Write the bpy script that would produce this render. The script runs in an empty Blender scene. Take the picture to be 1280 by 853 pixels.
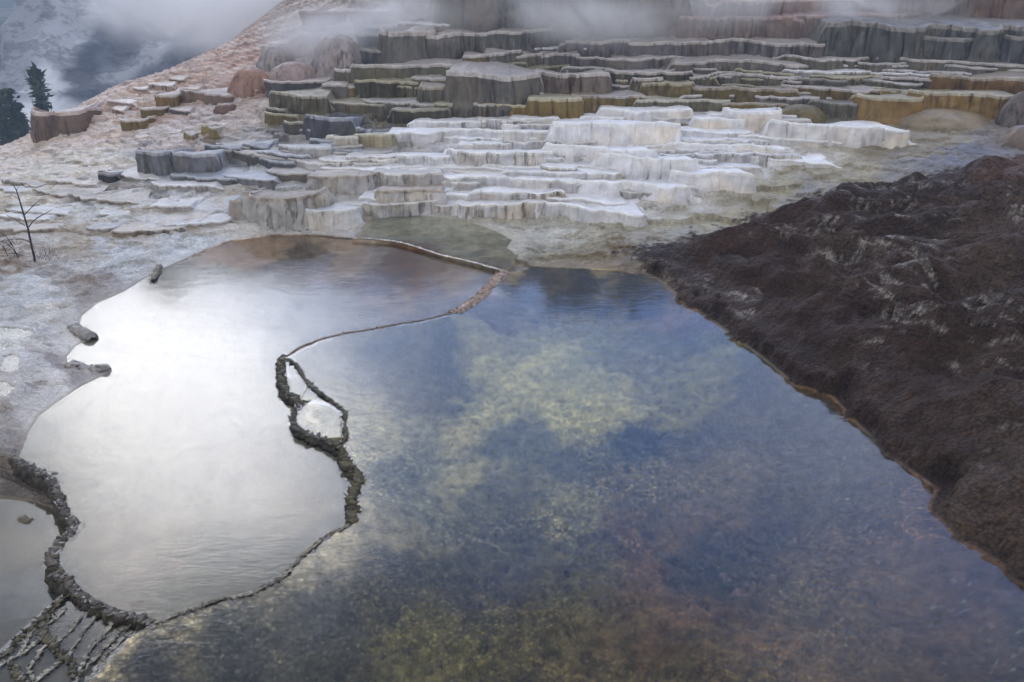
import bpy, math, random
import numpy as np
from mathutils import Vector, Matrix

# ------------------------------------------------------------------ camera, sky, sun, exposure
scene = bpy.context.scene
COL = scene.collection
F, CX, CY, CAMZ, PITCH = 1100.0, 640.0, 426.5, 6.0, math.radians(25.0)
cam = bpy.data.objects.new('camera', bpy.data.cameras.new('camera'))
COL.objects.link(cam)
cam.location = (0, 0, CAMZ)
cam.rotation_euler = (math.radians(90) - PITCH, 0, 0)
cam.data.sensor_width = 36.0
cam.data.lens = F / 1280.0 * 36.0
cam.data.clip_end = 3000.0
cam.data.clip_start = 0.1
scene.camera = cam

SUN_AZ, SUN_EL = math.radians(-23.0), math.radians(28.5)     # azimuth from +Y towards +X
SUND = (math.sin(SUN_AZ) * math.cos(SUN_EL), math.cos(SUN_AZ) * math.cos(SUN_EL), math.sin(SUN_EL))

scene.view_settings.view_transform = 'Standard'
scene.view_settings.look = 'None'
scene.view_settings.gamma = 1.0
scene.view_settings.exposure = 0.12
scene.cycles.volume_bounces = 4


class NT:
    """small helper round a node tree"""
    def __init__(self, tree):
        self.t = tree
        self.n = tree.nodes
        self.n.clear()

    def node(self, kind, ins=None, **props):
        nd = self.n.new(kind)
        for k, v in props.items():
            setattr(nd, k, v)
        for k, v in (ins or {}).items():
            s = nd.inputs[k]
            if isinstance(v, bpy.types.NodeSocket):
                self.t.links.new(v, s)
            else:
                s.default_value = v
        return nd

    def link(self, a, b):
        self.t.links.new(a, b)

    def math(self, op, a, b=0.0, c=None, clamp=False):
        ins = {0: a, 1: b}
        if c is not None:
            ins[2] = c
        return self.node('ShaderNodeMath', ins, operation=op, use_clamp=clamp).outputs[0]

    def mix(self, f, a, b, blend='MIX'):
        nd = self.node('ShaderNodeMix', {0: f, 6: a, 7: b}, data_type='RGBA', blend_type=blend)
        return nd.outputs[2]

    def ramp(self, f, lo, hi, a=0.0, b=1.0, smooth=True):
        nd = self.node('ShaderNodeMapRange', {0: f, 1: lo, 2: hi, 3: a, 4: b},
                       interpolation_type='SMOOTHSTEP' if smooth else 'LINEAR')
        return nd.outputs[0]

    def noise(self, vec, scale, detail=4.0, rough=0.55, dist=0.0, lac=2.0):
        nd = self.node('ShaderNodeTexNoise', {'Vector': vec, 'Scale': scale, 'Detail': detail,
                                              'Roughness': rough, 'Distortion': dist, 'Lacunarity': lac})
        return nd.outputs[0]

    def mapping(self, vec, scale=(1, 1, 1), rot=(0, 0, 0), loc=(0, 0, 0)):
        return self.node('ShaderNodeMapping', {'Vector': vec, 'Scale': scale, 'Rotation': rot, 'Location': loc}).outputs[0]


world = bpy.data.worlds.new('World')
scene.world = world
world.use_nodes = True
w = NT(world.node_tree)
tc = w.node('ShaderNodeTexCoord').outputs['Generated']
sky = w.node('ShaderNodeTexSky', sky_type='NISHITA', sun_disc=False, sun_elevation=SUN_EL,
             sun_rotation=SUN_AZ, air_density=1.3, dust_density=1.0, ozone_density=2.5)
bg_sky = w.node('ShaderNodeBackground', {'Color': sky.outputs[0], 'Strength': 0.05})
sep = w.node('ShaderNodeSeparateXYZ', {0: tc})
zc = w.math('MAXIMUM', sep.outputs[2], 0.06)
px = w.math('DIVIDE', sep.outputs[0], w.math('ADD', zc, 0.25))
py = w.math('DIVIDE', sep.outputs[1], w.math('ADD', zc, 0.25))
pl = w.node('ShaderNodeCombineXYZ', {0: px, 1: py, 2: 0.0}).outputs[0]
cn = w.noise(w.mapping(pl, (1.0, 1.35, 1.0), loc=(3.1, 1.7, 0)), 1.9, 6.0, 0.52, 0.35)
cloud = w.ramp(cn, 0.40, 0.66)
cn2 = w.noise(w.mapping(pl, (1.0, 1.6, 1.0), loc=(9.0, 4.0, 0)), 3.4, 5.0, 0.55, 0.2)
body = w.mix(w.ramp(cn2, 0.35, 0.65), (0.79, 0.77, 0.75, 1), (1.11, 1.08, 1.04, 1))
# ahead, the cloud deck is thin and deep blue shows through it
bd = w.node('ShaderNodeVectorMath', {0: tc, 1: (0.12, 0.85, 0.51)}, operation='DOT_PRODUCT').outputs['Value']
bw = w.ramp(bd, 0.72, 0.93)
blue = w.mix(w.ramp(cn2, 0.36, 0.64), (0.50, 1.25, 3.5, 1), (1.1, 2.1, 4.5, 1))
front = w.mix(w.math('MULTIPLY', cloud, 0.40), blue, (2.2, 2.8, 4.0, 1))
cl = w.mix(bw, body, front)
# a heavy dark bank of cloud stands higher up ahead
el = w.math('MULTIPLY', w.math('ARCSINE', sep.outputs[2]), 180 / math.pi)
eln = w.math('ADD', el, w.math('MULTIPLY', w.math('SUBTRACT', cn2, 0.5), 16.0))
dk = w.math('MULTIPLY', w.math('MULTIPLY', w.ramp(eln, 34.0, 45.0), w.ramp(el, 58.0, 80.0, 1.0, 0.0)), w.ramp(sep.outputs[1], 0.1, 0.5))
cl = w.mix(w.math('MULTIPLY', dk, 0.9), cl, (0.14, 0.19, 0.31, 1))
# the sun behind thin cloud: a wide bright patch, broken up by the cloud
dt = w.node('ShaderNodeVectorMath', {0: tc, 1: SUND}, operation='DOT_PRODUCT').outputs['Value']
ang = w.math('MULTIPLY', w.math('ARCCOSINE', w.math('MINIMUM', dt, 0.99999)), 180 / math.pi)
angn = w.math('ADD', ang, w.math('MULTIPLY', w.math('SUBTRACT', cn2, 0.5), 14.0))
g1 = w.math('POWER', w.ramp(angn, 2.0, 17.5, 1.0, 0.0), 1.3)
g2 = w.math('POWER', w.ramp(ang, 0.0, 48.0, 1.0, 0.0), 2.0)
glow = w.mix(1.0, w.mix(1.0, (15.0, 14.2, 12.8, 1), g1, 'MULTIPLY'), w.mix(1.0, (0.18, 0.20, 0.25, 1), g2, 'MULTIPLY'), 'ADD')
pb = w.node('ShaderNodeVectorMath', {0: tc, 1: (0.355, 0.765, 0.538)}, operation='DOT_PRODUCT').outputs['Value']
cl = w.mix(w.math('MULTIPLY', w.ramp(w.math('ADD', pb, w.math('MULTIPLY', w.math('SUBTRACT', cn2, 0.5), 0.10)), 0.972, 1.0), 0.7), cl, (2.4, 2.8, 4.2, 1))
tot = w.mix(1.0, cl, glow, 'ADD')
bg_cl = w.node('ShaderNodeBackground', {'Color': tot, 'Strength': 1.15})
mx = w.node('ShaderNodeMixShader', {0: 0.82, 1: bg_sky.outputs[0], 2: bg_cl.outputs[0]})
wo = w.node('ShaderNodeOutputWorld', {'Surface': mx.outputs[0]})

sun = bpy.data.objects.new('sun', bpy.data.lights.new('sun', 'SUN'))
COL.objects.link(sun)
sun.data.energy = 0.6
sun.data.angle = math.radians(90.0)
sun.data.color = (1.0, 0.95, 0.88)
sun.rotation_euler = Vector(SUND).to_track_quat('Z', 'Y').to_euler()

# ------------------------------------------------------------------ numeric helpers
_rng = np.random.RandomState(7)
_P = _rng.permutation(512)
_P = np.concatenate([_P, _P, _P])
_GA = _rng.rand(512) * 2 * np.pi
_GX, _GY = np.cos(_GA), np.sin(_GA)


def gnoise(x, y, seed=0):
    """2-D gradient noise, about -1..1"""
    x = np.asarray(x, float) + seed * 17.13
    y = np.asarray(y, float) - seed * 9.71
    xi, yi = np.floor(x).astype(int), np.floor(y).astype(int)
    xf, yf = x - xi, y - yi
    u, v = xf * xf * xf * (xf * (xf * 6 - 15) + 10), yf * yf * yf * (yf * (yf * 6 - 15) + 10)

    def g(i, j, dx, dy):
        h = _P[(_P[(xi + i) & 511] + ((yi + j) & 511))] & 511
        return _GX[h] * dx + _GY[h] * dy
    a = g(0, 0, xf, yf); b = g(1, 0, xf - 1, yf); c = g(0, 1, xf, yf - 1); d = g(1, 1, xf - 1, yf - 1)
    return 1.5 * ((a * (1 - u) + b * u) * (1 - v) + (c * (1 - u) + d * u) * v)


def fbm(x, y, octaves=4, gain=0.5, seed=0):
    s, a, n, fq = 0.0, 1.0, 0.0, 1.0
    for k in range(octaves):
        s = s + a * gnoise(x * fq, y * fq, seed + k * 3)
        n += a; a *= gain; fq *= 2.03
    return s / n


def smooth(a, b, x):
    t = np.clip((x - a) / (b - a), 0, 1)
    return t * t * (3 - 2 * t)


SP, CP = math.sin(PITCH), math.cos(PITCH)


def ray(u, v):
    a, b = (u - CX) / F, (v - CY) / F
    return a, CP - b * SP, -SP - b * CP


def at(u, v, z=0.0):
    """point at height z seen at photo pixel (u, v)"""
    x, y, dz = ray(u, v)
    t = (z - CAMZ) / dz
    return x * t, y * t, z


def at_depth(u, v, Y):
    x, y, dz = ray(u, v)
    t = Y / y
    return x * t, Y, CAMZ + dz * t


# ---- the smooth lie of the land: a thin-plate surface through surveyed spots
SPOTS = [
    # near edge and level ground round the pools
    (-250, 900, 0.0), (300, 1100, -0.1), (900, 1200, -0.1), (-300, 600, 0.05), (0, 520, 0.10), (0, 440, 0.12), (60, 480, 0.06),
    (0, 380, 0.12), (120, 370, 0.04), (0, 330, 0.14), (150, 320, 0.06), (220, 290, 0.08), (300, 286, 0.06), (640, 340, 0.0),
    (400, 500, 0.0), (640, 600, 0.0), (200, 600, 0.0), (450, 288, 0.04), (560, 276, 0.04), (700, 274, 0.05), (780, 300, 0.04),
    # left flats and slope
    (0, 260, 0.02), (100, 270, 0.10), (-300, 300, 0.0), (-250, 230, -0.5), (150, 200, 0.25), (200, 240, 0.25), (60, 215, 0.0),
    (0, 195, -0.5), (60, 165, -0.1), (250, 140, 0.8), (300, 205, 0.5), (330, 120, 1.3), (360, 165, 0.95), (200, 170, 0.45),
    (130, 114, 0.75), (260, 88, 1.55), (340, 48, 2.5), (400, 20, 3.2),
    # white steps
    (430, 240, 0.30), (640, 215, 0.55), (800, 230, 0.50), (900, 220, 0.60), (950, 290, 0.15), (430, 175, 0.9), (560, 175, 0.85),
    # ledges of the mound
    (430, 140, 1.15), (600, 150, 1.1), (800, 150, 1.1), (1000, 160, 1.05), (450, 95, 1.9), (620, 92, 2.0), (800, 92, 2.0), (1000, 92, 2.0),
    (1280, 100, 2.1), (1280, 150, 1.4), (500, 45, 2.8), (700, 45, 2.8), (900, 45, 2.8), (1200, 45, 2.9), (520, 0, 3.9), (700, 0, 3.9),
    (900, 0, 3.9), (1280, 0, 4.0), (1500, 60, 3.0), (1600, 150, 1.6),
    # dark bank on the right
    (800, 330, 0.05), (880, 385, 0.05), (960, 455, 0.04), (1075, 535, 0.04), (1172, 618, 0.04), (1280, 726, 0.04), (1450, 860, 0.1),
    (900, 320, 0.28), (1000, 280, 0.45), (1000, 400, 0.32), (1100, 450, 0.42), (1100, 340, 0.62), (1280, 300, 1.15), (1280, 420, 0.95), (1280, 230, 1.25),
    (1200, 540, 0.38), (1280, 560, 0.62), (1280, 640, 0.30), (1120, 240, 0.80), (1200, 190, 1.15), (1450, 500, 1.0), (1500, 300, 1.5),
]
CTRL = [at(u, v, z) for u, v, z in SPOTS]
CTRL += [(-13.0, 42.0, 0.5), (-8.0, 44.0, 5.2), (0.0, 44.0, 6.6), (12.0, 44.0, 6.8), (28.0, 44.0, 7.0), (-20.0, 40.0, -3.8), (-12.0, 52.0, -1.0),
         (-4.0, 52.0, 6.5), (8.0, 52.0, 9.0), (28.0, 54.0, 10.0), (-30.0, 44.0, -6.0), (-45.0, 42.0, -8.0), (-45.0, 30.0, -4.0), (-40.0, 62.0, -11.0), (-18.0, 64.0, -9.5),
         (0.0, 68.0, 3.0), (25.0, 68.0, 9.0), (-25.0, 32.6, -2.4), (-18.5, 35.5, -2.6), (50.0, 66.0, 9.0), (42.0, 40.0, 6.0), (30.0, 15.0, 1.4), (-30, 12, 0.0), (0, 2.0, -0.2)]
CTRL = np.array(CTRL, float)


def _k(r2):
    return 0.5 * r2 * np.log(r2 + 1e-9)


_n = len(CTRL)
_sc = 10.0
_A = np.zeros((_n + 3, _n + 3))
_d = ((CTRL[:, None, :2] - CTRL[None, :, :2]) / _sc) ** 2
_A[:_n, :_n] = _k(_d.sum(-1)) + np.eye(_n) * 1e-3
_A[:_n, _n] = 1; _A[:_n, _n + 1:] = CTRL[:, :2] / _sc
_A[_n:, :_n] = _A[:_n, _n:].T
_W = np.linalg.solve(_A, np.concatenate([CTRL[:, 2], np.zeros(3)]))


def base(x, y):
    x = np.asarray(x, float); y = np.asarray(y, float)
    out = _W[_n] + _W[_n + 1] * x / _sc + _W[_n + 2] * y / _sc
    for i in range(_n):
        out = out + _W[i] * _k(((x - CTRL[i, 0]) / _sc) ** 2 + ((y - CTRL[i, 1]) / _sc) ** 2)
    return out


def hit(u, v, ymax=62.0):
    """where the sight line through photo pixel (u, v) meets the land"""
    x, y, dz = ray(u, v)
    Y = np.arange(4.5, ymax, 0.04)
    t = Y / y
    g = base(x * t, Y)
    z = CAMZ + dz * t
    idx = np.where(z <= g)[0]
    i = idx[0] if len(idx) else len(Y) - 1
    return x * t[i], Y[i], g[i]


def sdist(X, Y, poly):
    """signed distance to a polygon, negative inside"""
    poly = np.asarray(poly, float)[:, :2]
    d = np.full(X.shape, 1e9)
    inside = np.zeros(X.shape, bool)
    n = len(poly)
    for i in range(n):
        ax, ay = poly[i]; bx, by = poly[(i + 1) % n]
        ex, ey = bx - ax, by - ay
        L = ex * ex + ey * ey + 1e-12
        t = np.clip(((X - ax) * ex + (Y - ay) * ey) / L, 0, 1)
        d = np.minimum(d, (X - ax - t * ex) ** 2 + (Y - ay - t * ey) ** 2)
        c = (ay > Y) != (by > Y)
        with np.errstate(divide='ignore', invalid='ignore'):
            xi = ax + (Y - ay) * ex / (ey if ey != 0 else 1e-12)
        inside ^= c & (X < xi)
    return np.where(inside, -1, 1) * np.sqrt(d)


def pix(points, z=0.0):
    return [at(u, v, z) for u, v in points]


def smooth_line(pts, rounds=2):
    """Chaikin corner cutting on an open line"""
    pts = [np.array(p, float) for p in pts]
    for _ in range(rounds):
        out = [pts[0]]
        for a, b in zip(pts[:-1], pts[1:]):
            out += [a * 0.75 + b * 0.25, a * 0.25 + b * 0.75]
        out.append(pts[-1])
        pts = out
    return pts


# ------------------------------------------------------------------ the pools (photo outline, world height)
LA, LB, LC, LD, LE = 0.0, -0.07, -0.34, 0.012, -0.13
POOL_A = pix([(632, 340), (660, 333), (720, 336), (785, 338), (822, 348), (850, 370), (900, 407), (958, 450), (992, 479), (1042, 496), (1075, 532),
              (1130, 582), (1174, 612), (1163, 636), (1200, 672), (1282, 722), (1420, 810), (1500, 980), (1000, 1150), (40, 1150), (40, 930), (112, 845), (160, 797),
              (195, 777), (240, 762), (272, 750), (330, 735), (365, 708), (385, 690), (410, 668), (440, 655), (444, 630), (452, 600), (432, 575),
              (405, 548), (372, 520), (366, 500), (353, 475), (358, 447), (400, 425), (440, 415), (500, 405), (540, 398), (580, 388), (602, 372), (622, 352)])
POOL_B = pix([(358, 447), (353, 475), (366, 500), (372, 520), (405, 548), (432, 575), (440, 600), (438, 630), (436, 655), (410, 668), (385, 690), (365, 708),
              (330, 735), (272, 750), (240, 762), (195, 777), (160, 768), (120, 755), (88, 730), (67, 705), (74, 680), (96, 656), (74, 625), (70, 600),
              (45, 586), (20, 573), (30, 545), (45, 520), (75, 498), (100, 482), (137, 464), (118, 460), (84, 460), (80, 447), (92, 432), (112, 424), (96, 410), (100, 395),
              (118, 380), (150, 366), (175, 350), (205, 335), (240, 320), (285, 302), (340, 294), (400, 294), (445, 298), (490, 301), (530, 311), (575, 323), (612, 332),
              (632, 340), (622, 352), (602, 372), (580, 388), (540, 398), (500, 405), (440, 415), (400, 425)], LB)
POOL_C = pix([(-350, 600), (-60, 612), (10, 622), (45, 628), (75, 640), (92, 662), (70, 690), (66, 715), (85, 745), (40, 775), (0, 812), (-90, 880), (-400, 1000)], LC)
POOL_D = pix([(440, 298), (452, 284), (470, 270), (500, 267), (545, 271), (580, 275), (606, 284), (622, 290), (640, 300), (634, 310), (648, 320), (640, 332),
              (632, 340), (612, 332), (575, 323), (530, 311), (490, 301)], LD)
POOL_E = pix([(78, 742), (105, 752), (160, 772), (195, 780), (160, 797), (112, 845), (40, 930), (-60, 1000), (-200, 1000), (-90, 880), (0, 812), (40, 775)], LE)
BANK = pix([(778, 316), (800, 332), (850, 370), (900, 407), (958, 450), (992, 479), (1042, 496), (1075, 532),
            (1130, 582), (1174, 612), (1163, 636), (1200, 672), (1282, 722), (1420, 810), (1500, 980)], 0.0)
BANK += [hit(u, v) for u, v in [(1900, 700), (1800, 160), (1400, 178), (1290, 190), (1230, 205), (1150, 222), (1070, 236), (990, 250), (930, 276), (860, 296), (810, 308)]]

# ------------------------------------------------------------------ materials


def new_mat(name):
    m = bpy.data.materials.new(name)
    m.use_nodes = True
    return m, NT(m.node_tree)


def finish(n, shader, disp=None):
    o = n.node('ShaderNodeOutputMaterial', {'Surface': shader})
    return o


def rock_material(name, fine=26.0, bump=0.35, var=0.35, rough=0.62, streak=0.0, speck=0.0, wet=0.0, dist=0.02, spec=0.35, cells=0.0, grain=0.0, granules=0.0):
    m, n = new_mat(name)
    col = n.node('ShaderNodeAttribute', attribute_name='Col').outputs['Color']
    pos = n.node('ShaderNodeNewGeometry')
    P = pos.outputs['Position']
    nz = n.node('ShaderNodeSeparateXYZ', {0: pos.outputs['True Normal']}).outputs[2]
    a = n.noise(P, fine * 0.16, 5.0, 0.6, 0.4)
    b = n.noise(P, fine, 4.0, 0.65, 0.2)
    f = n.math('ADD', n.math('MULTIPLY', n.math('SUBTRACT', a, 0.5), 2.2 * var), n.math('MULTIPLY', n.math('SUBTRACT', b, 0.5), 1.6 * var))
    f = n.math('ADD', f, 1.0)
    c = n.mix(1.0, col, n.node('ShaderNodeCombineXYZ', {0: f, 1: f, 2: n.math('ADD', n.math('MULTIPLY', f, 0.96), 0.04)}).outputs[0], 'MULTIPLY')
    if streak:
        # mineral curtains: run straight down the faces
        st = n.noise(n.mapping(P, (9.0, 9.0, 0.7)), 1.0, 5.0, 0.62, 0.15)
        st2 = n.noise(n.mapping(P, (2.2, 2.2, 0.3)), 1.0, 3.0, 0.6, 0.3)
        face = n.math('MULTIPLY', n.ramp(nz, 0.25, 0.75, 1.0, 0.0), n.ramp(n.noise(P, 0.7, 3.0, 0.6), 0.36, 0.62, 0.12, 1.0))
        k = n.math('MULTIPLY', n.math('MULTIPLY', n.ramp(st, 0.46, 0.66), face), streak)
        c = n.mix(k, c, n.mix(1.0, c, (0.30, 0.27, 0.24, 1), 'MULTIPLY'))
        k2 = n.math('MULTIPLY', n.math('MULTIPLY', n.ramp(st2, 0.52, 0.68), face), streak * (0.6 if streak > 0.5 else 0.35))
        c = n.mix(k2, c, n.mix(1.0, c, (0.62, 0.5, 0.34, 1), 'MULTIPLY'))
        k3 = n.math('MULTIPLY', n.math('MULTIPLY', n.ramp(st, 0.28, 0.42, 1.0, 0.0), face), 0.35 * streak)
        c = n.mix(k3, c, (0.5, 0.5, 0.5, 1))
    if granules:
        v5 = n.node('ShaderNodeTexVoronoi', {'Vector': P, 'Scale': 25.0, 'Randomness': 1.0})
        rnd_ = n.node('ShaderNodeSeparateColor', {0: v5.outputs['Color']}).outputs[0]
        gm = n.math('MULTIPLY', n.ramp(n.noise(P, 0.55, 4.0, 0.6), 0.40, 0.60, 0.12, 1.0), n.ramp(n.node('ShaderNodeSeparateXYZ', {0: P}).outputs[1], 12.0, 9.0, 0.15, 1.0))
        c = n.mix(n.math('MULTIPLY', n.ramp(rnd_, 0.62, 0.97), gm), c, n.mix(1.0, c, (1.9, 1.9, 1.8, 1), 'MULTIPLY'))
        c = n.mix(n.math('MULTIPLY', n.math('MULTIPLY', n.ramp(rnd_, 0.35, 0.05), 0.7), gm), c, n.mix(1.0, c, (0.35, 0.36, 0.42, 1), 'MULTIPLY'))
        c = n.mix(n.math('MULTIPLY', n.math('MULTIPLY', n.ramp(v5.outputs[0], 0.35, 0.6), 0.4), gm), c, n.mix(1.0, c, (0.3, 0.3, 0.34, 1), 'MULTIPLY'))
    if speck:
        v = n.node('ShaderNodeTexVoronoi', {'Vector': P, 'Scale': 14.0, 'Randomness': 1.0})
        k = n.math('MULTIPLY', n.ramp(v.outputs[0], 0.10, 0.22, 1.0, 0.0), speck)
        c = n.mix(k, c, (0.45, 0.44, 0.36, 1))
    h = n.math('ADD', n.math('MULTIPLY', a, 1.0), n.math('MULTIPLY', b, 0.45))
    h = n.math('ADD', h, n.math('MULTIPLY', n.noise(P, fine * 4.0, 3.0, 0.6), 0.16))
    if grain:
        v3 = n.node('ShaderNodeTexVoronoi', {'Vector': P, 'Scale': 21.0, 'Randomness': 1.0})
        v4 = n.node('ShaderNodeTexVoronoi', {'Vector': P, 'Scale': 8.0, 'Randomness': 1.0})
        h = n.math('ADD', h, n.math('MULTIPLY', n.math('SUBTRACT', 1.0, v3.outputs[0]), 0.55 * grain))
        h = n.math('ADD', h, n.math('MULTIPLY', n.math('SUBTRACT', 1.0, v4.outputs[0]), 0.8 * grain))
        c = n.mix(n.math('MULTIPLY', n.ramp(v3.outputs[0], 0.45, 0.75), 0.6), c, (0.010, 0.008, 0.006, 1))
        c = n.mix(n.math('MULTIPLY', n.ramp(v3.outputs[0], 0.05, 0.16, 1.0, 0.0), n.math('MULTIPLY', n.ramp(b, 0.5, 0.65), 0.5)), c, (0.16, 0.14, 0.12, 1))
    if cells:
        v2 = n.node('ShaderNodeTexVoronoi', {'Vector': n.mapping(P, (1.0, 1.6, 1.0)), 'Scale': 9.0, 'Randomness': 1.0}, feature='DISTANCE_TO_EDGE')
        h = n.math('ADD', h, n.math('MULTIPLY', n.ramp(v2.outputs[0], 0.0, 0.10, 1.0, 0.0), cells))
    if streak:
        h = n.math('ADD', h, n.math('MULTIPLY', st, 2.2))
    bp = n.node('ShaderNodeBump', {'Strength': bump, 'Distance': dist, 'Height': h})
    r = n.ramp(a, 0.4, 0.62, rough, max(0.12, rough - wet))
    s = n.node('ShaderNodeBsdfPrincipled', {'Base Color': c, 'Roughness': r, 'Normal': bp.outputs[0], 'Specular IOR Level': spec})
    finish(n, s.outputs[0])
    return m


M_GROUND = rock_material('travertine_ground', 16.0, 0.9, 0.42, 0.66, streak=0.6, wet=0.25, dist=0.06, cells=0.35)
M_BANK = rock_material('dark_travertine', 13.0, 1.0, 0.62, 0.8, wet=0.25, dist=0.05, spec=0.15, grain=1.0)
M_BED = rock_material('pool_bed', 22.0, 0.6, 0.55, 0.8, speck=0.0, dist=0.02)
M_BED_A = rock_material('mottled_pool_bed', 9.0, 0.8, 0.55, 0.8, dist=0.02, granules=1.0)
M_LEDGE = rock_material('travertine_curtain', 13.0, 0.55, 0.32, 0.6, streak=1.0, wet=0.3, dist=0.05)
M_SMOOTH = rock_material('smooth_white_travertine', 13.0, 0.5, 0.16, 0.6, streak=0.30, wet=0.2, dist=0.05)
M_RIM = rock_material('crusted_rim', 45.0, 0.9, 0.45, 0.5, wet=0.25, dist=0.012)


def water_material(name, scale, strength, rough=0.03, tint=(0.95, 0.97, 0.95, 1), rot=0.5):
    m, n = new_mat(name)
    P = n.node('ShaderNodeNewGeometry').outputs['Position']
    q = n.mapping(P, (1.0, 2.6, 1.0), rot=(0, 0, rot))
    warp = n.noise(n.mapping(P, (0.35, 0.35, 0.35)), 1.0, 2.0, 0.5)
    a = n.noise(q, scale, 2.0, 0.5, 1.2)
    b = n.noise(n.mapping(P, (1, 1, 1)), scale * 0.35, 3.0, 0.5, 0.4)
    h = n.math('ADD', n.math('MULTIPLY', a, n.ramp(warp, 0.38, 0.62, 0.25, 1.0)), n.math('MULTIPLY', b, 0.8))
    bp = n.node('ShaderNodeBump', {'Strength': strength, 'Distance': 0.03, 'Height': h})
    fr = n.node('ShaderNodeFresnel', {'IOR': 1.333, 'Normal': bp.outputs[0]})
    tr = n.node('ShaderNodeBsdfTransparent', {'Color': tint})
    gl = n.node('ShaderNodeBsdfGlossy', {'Color': (1, 1, 1, 1), 'Roughness': rough, 'Normal': bp.outputs[0]})
    s = n.node('ShaderNodeMixShader', {0: fr.outputs[0], 1: tr.outputs[0], 2: gl.outputs[0]})
    finish(n, s.outputs[0])
    return m


M_WATER = water_material('pool_water', 3.2, 0.08, 0.05, rot=0.15)
M_WATER_B = water_material('spill_water', 4.2, 0.05, 0.09, rot=-0.35)
M_WATER_S = water_material('still_water', 2.0, 0.05, 0.04)

# ------------------------------------------------------------------ mesh helpers


def mesh_obj(name, V, Fc, mat, cols=None, parent=None, smooth_faces=True):
    me = bpy.data.meshes.new(name)
    V = np.asarray(V, np.float32)
    if isinstance(Fc, np.ndarray):
        k = Fc.shape[1]
        me.vertices.add(len(V)); me.vertices.foreach_set('co', V.ravel())
        me.loops.add(Fc.size); me.loops.foreach_set('vertex_index', Fc.astype(np.int32).ravel())
        me.polygons.add(len(Fc))
        me.polygons.foreach_set('loop_start', np.arange(0, Fc.size, k, dtype=np.int32))
        me.polygons.foreach_set('loop_total', np.full(len(Fc), k, np.int32))
        me.update(calc_edges=True)
    else:
        me.from_pydata([tuple(map(float, v)) for v in V], [], Fc)
        me.update()
    if cols is not None:
        at_ = me.color_attributes.new('Col', 'FLOAT_COLOR', 'POINT')
        c = np.ones((len(V), 4), np.float32); c[:, :3] = np.clip(cols, 0.003, 0.95)
        at_.data.foreach_set('color', c.ravel())
    me.polygons.foreach_set('use_smooth', np.full(len(me.polygons), smooth_faces, bool))
    me.materials.append(mat)
    o = bpy.data.objects.new(name, me)
    COL.objects.link(o)
    if parent is not None:
        o.parent = parent
    return o


def structure(o, kind='structure'):
    o['kind'] = kind
    return o


def tag(o, label, cat, group=None):
    o['label'] = label; o['category'] = cat
    if group:
        o['group'] = group
    return o


def empty(name, loc=(0, 0, 0)):
    o = bpy.data.objects.new(name, None)
    o.empty_display_size = 0.2
    o.location = loc
    COL.objects.link(o)
    return o


def grid_faces(rows, cols, wrap=False):
    i, j = np.meshgrid(np.arange(rows - 1), np.arange(cols - (0 if wrap else 1)), indexing='ij')
    j2 = (j + 1) % cols
    return np.stack([i * cols + j, i * cols + j2, (i + 1) * cols + j2, (i + 1) * cols + j], -1).reshape(-1, 4)


# ------------------------------------------------------------------ colours of the land: surveyed spots, blended
def blend_cols(X, Y, spots, warp=0.10, power=2.2, seed=3):
    """inverse-distance blend in (bearing, log distance), edges frayed with noise"""
    a = X / Y; b = np.log(Y) * 0.75
    wa = fbm(X * 0.55, Y * 0.55, 5, 0.6, seed); wb = fbm(X * 0.55, Y * 0.55, 5, 0.6, seed + 9)
    a = a + warp * wa * 0.45; b = b + warp * wb * 0.6
    num = np.zeros(X.shape + (3,)); den = np.zeros(X.shape)
    for x, y, c in spots:
        d2 = (a - x / y) ** 2 + (b - math.log(y) * 0.75) ** 2
        wgt = 1.0 / (d2 + 2e-4) ** power
        den += wgt
        num += wgt[..., None] * np.array(c)
    return num / den[..., None]


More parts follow.
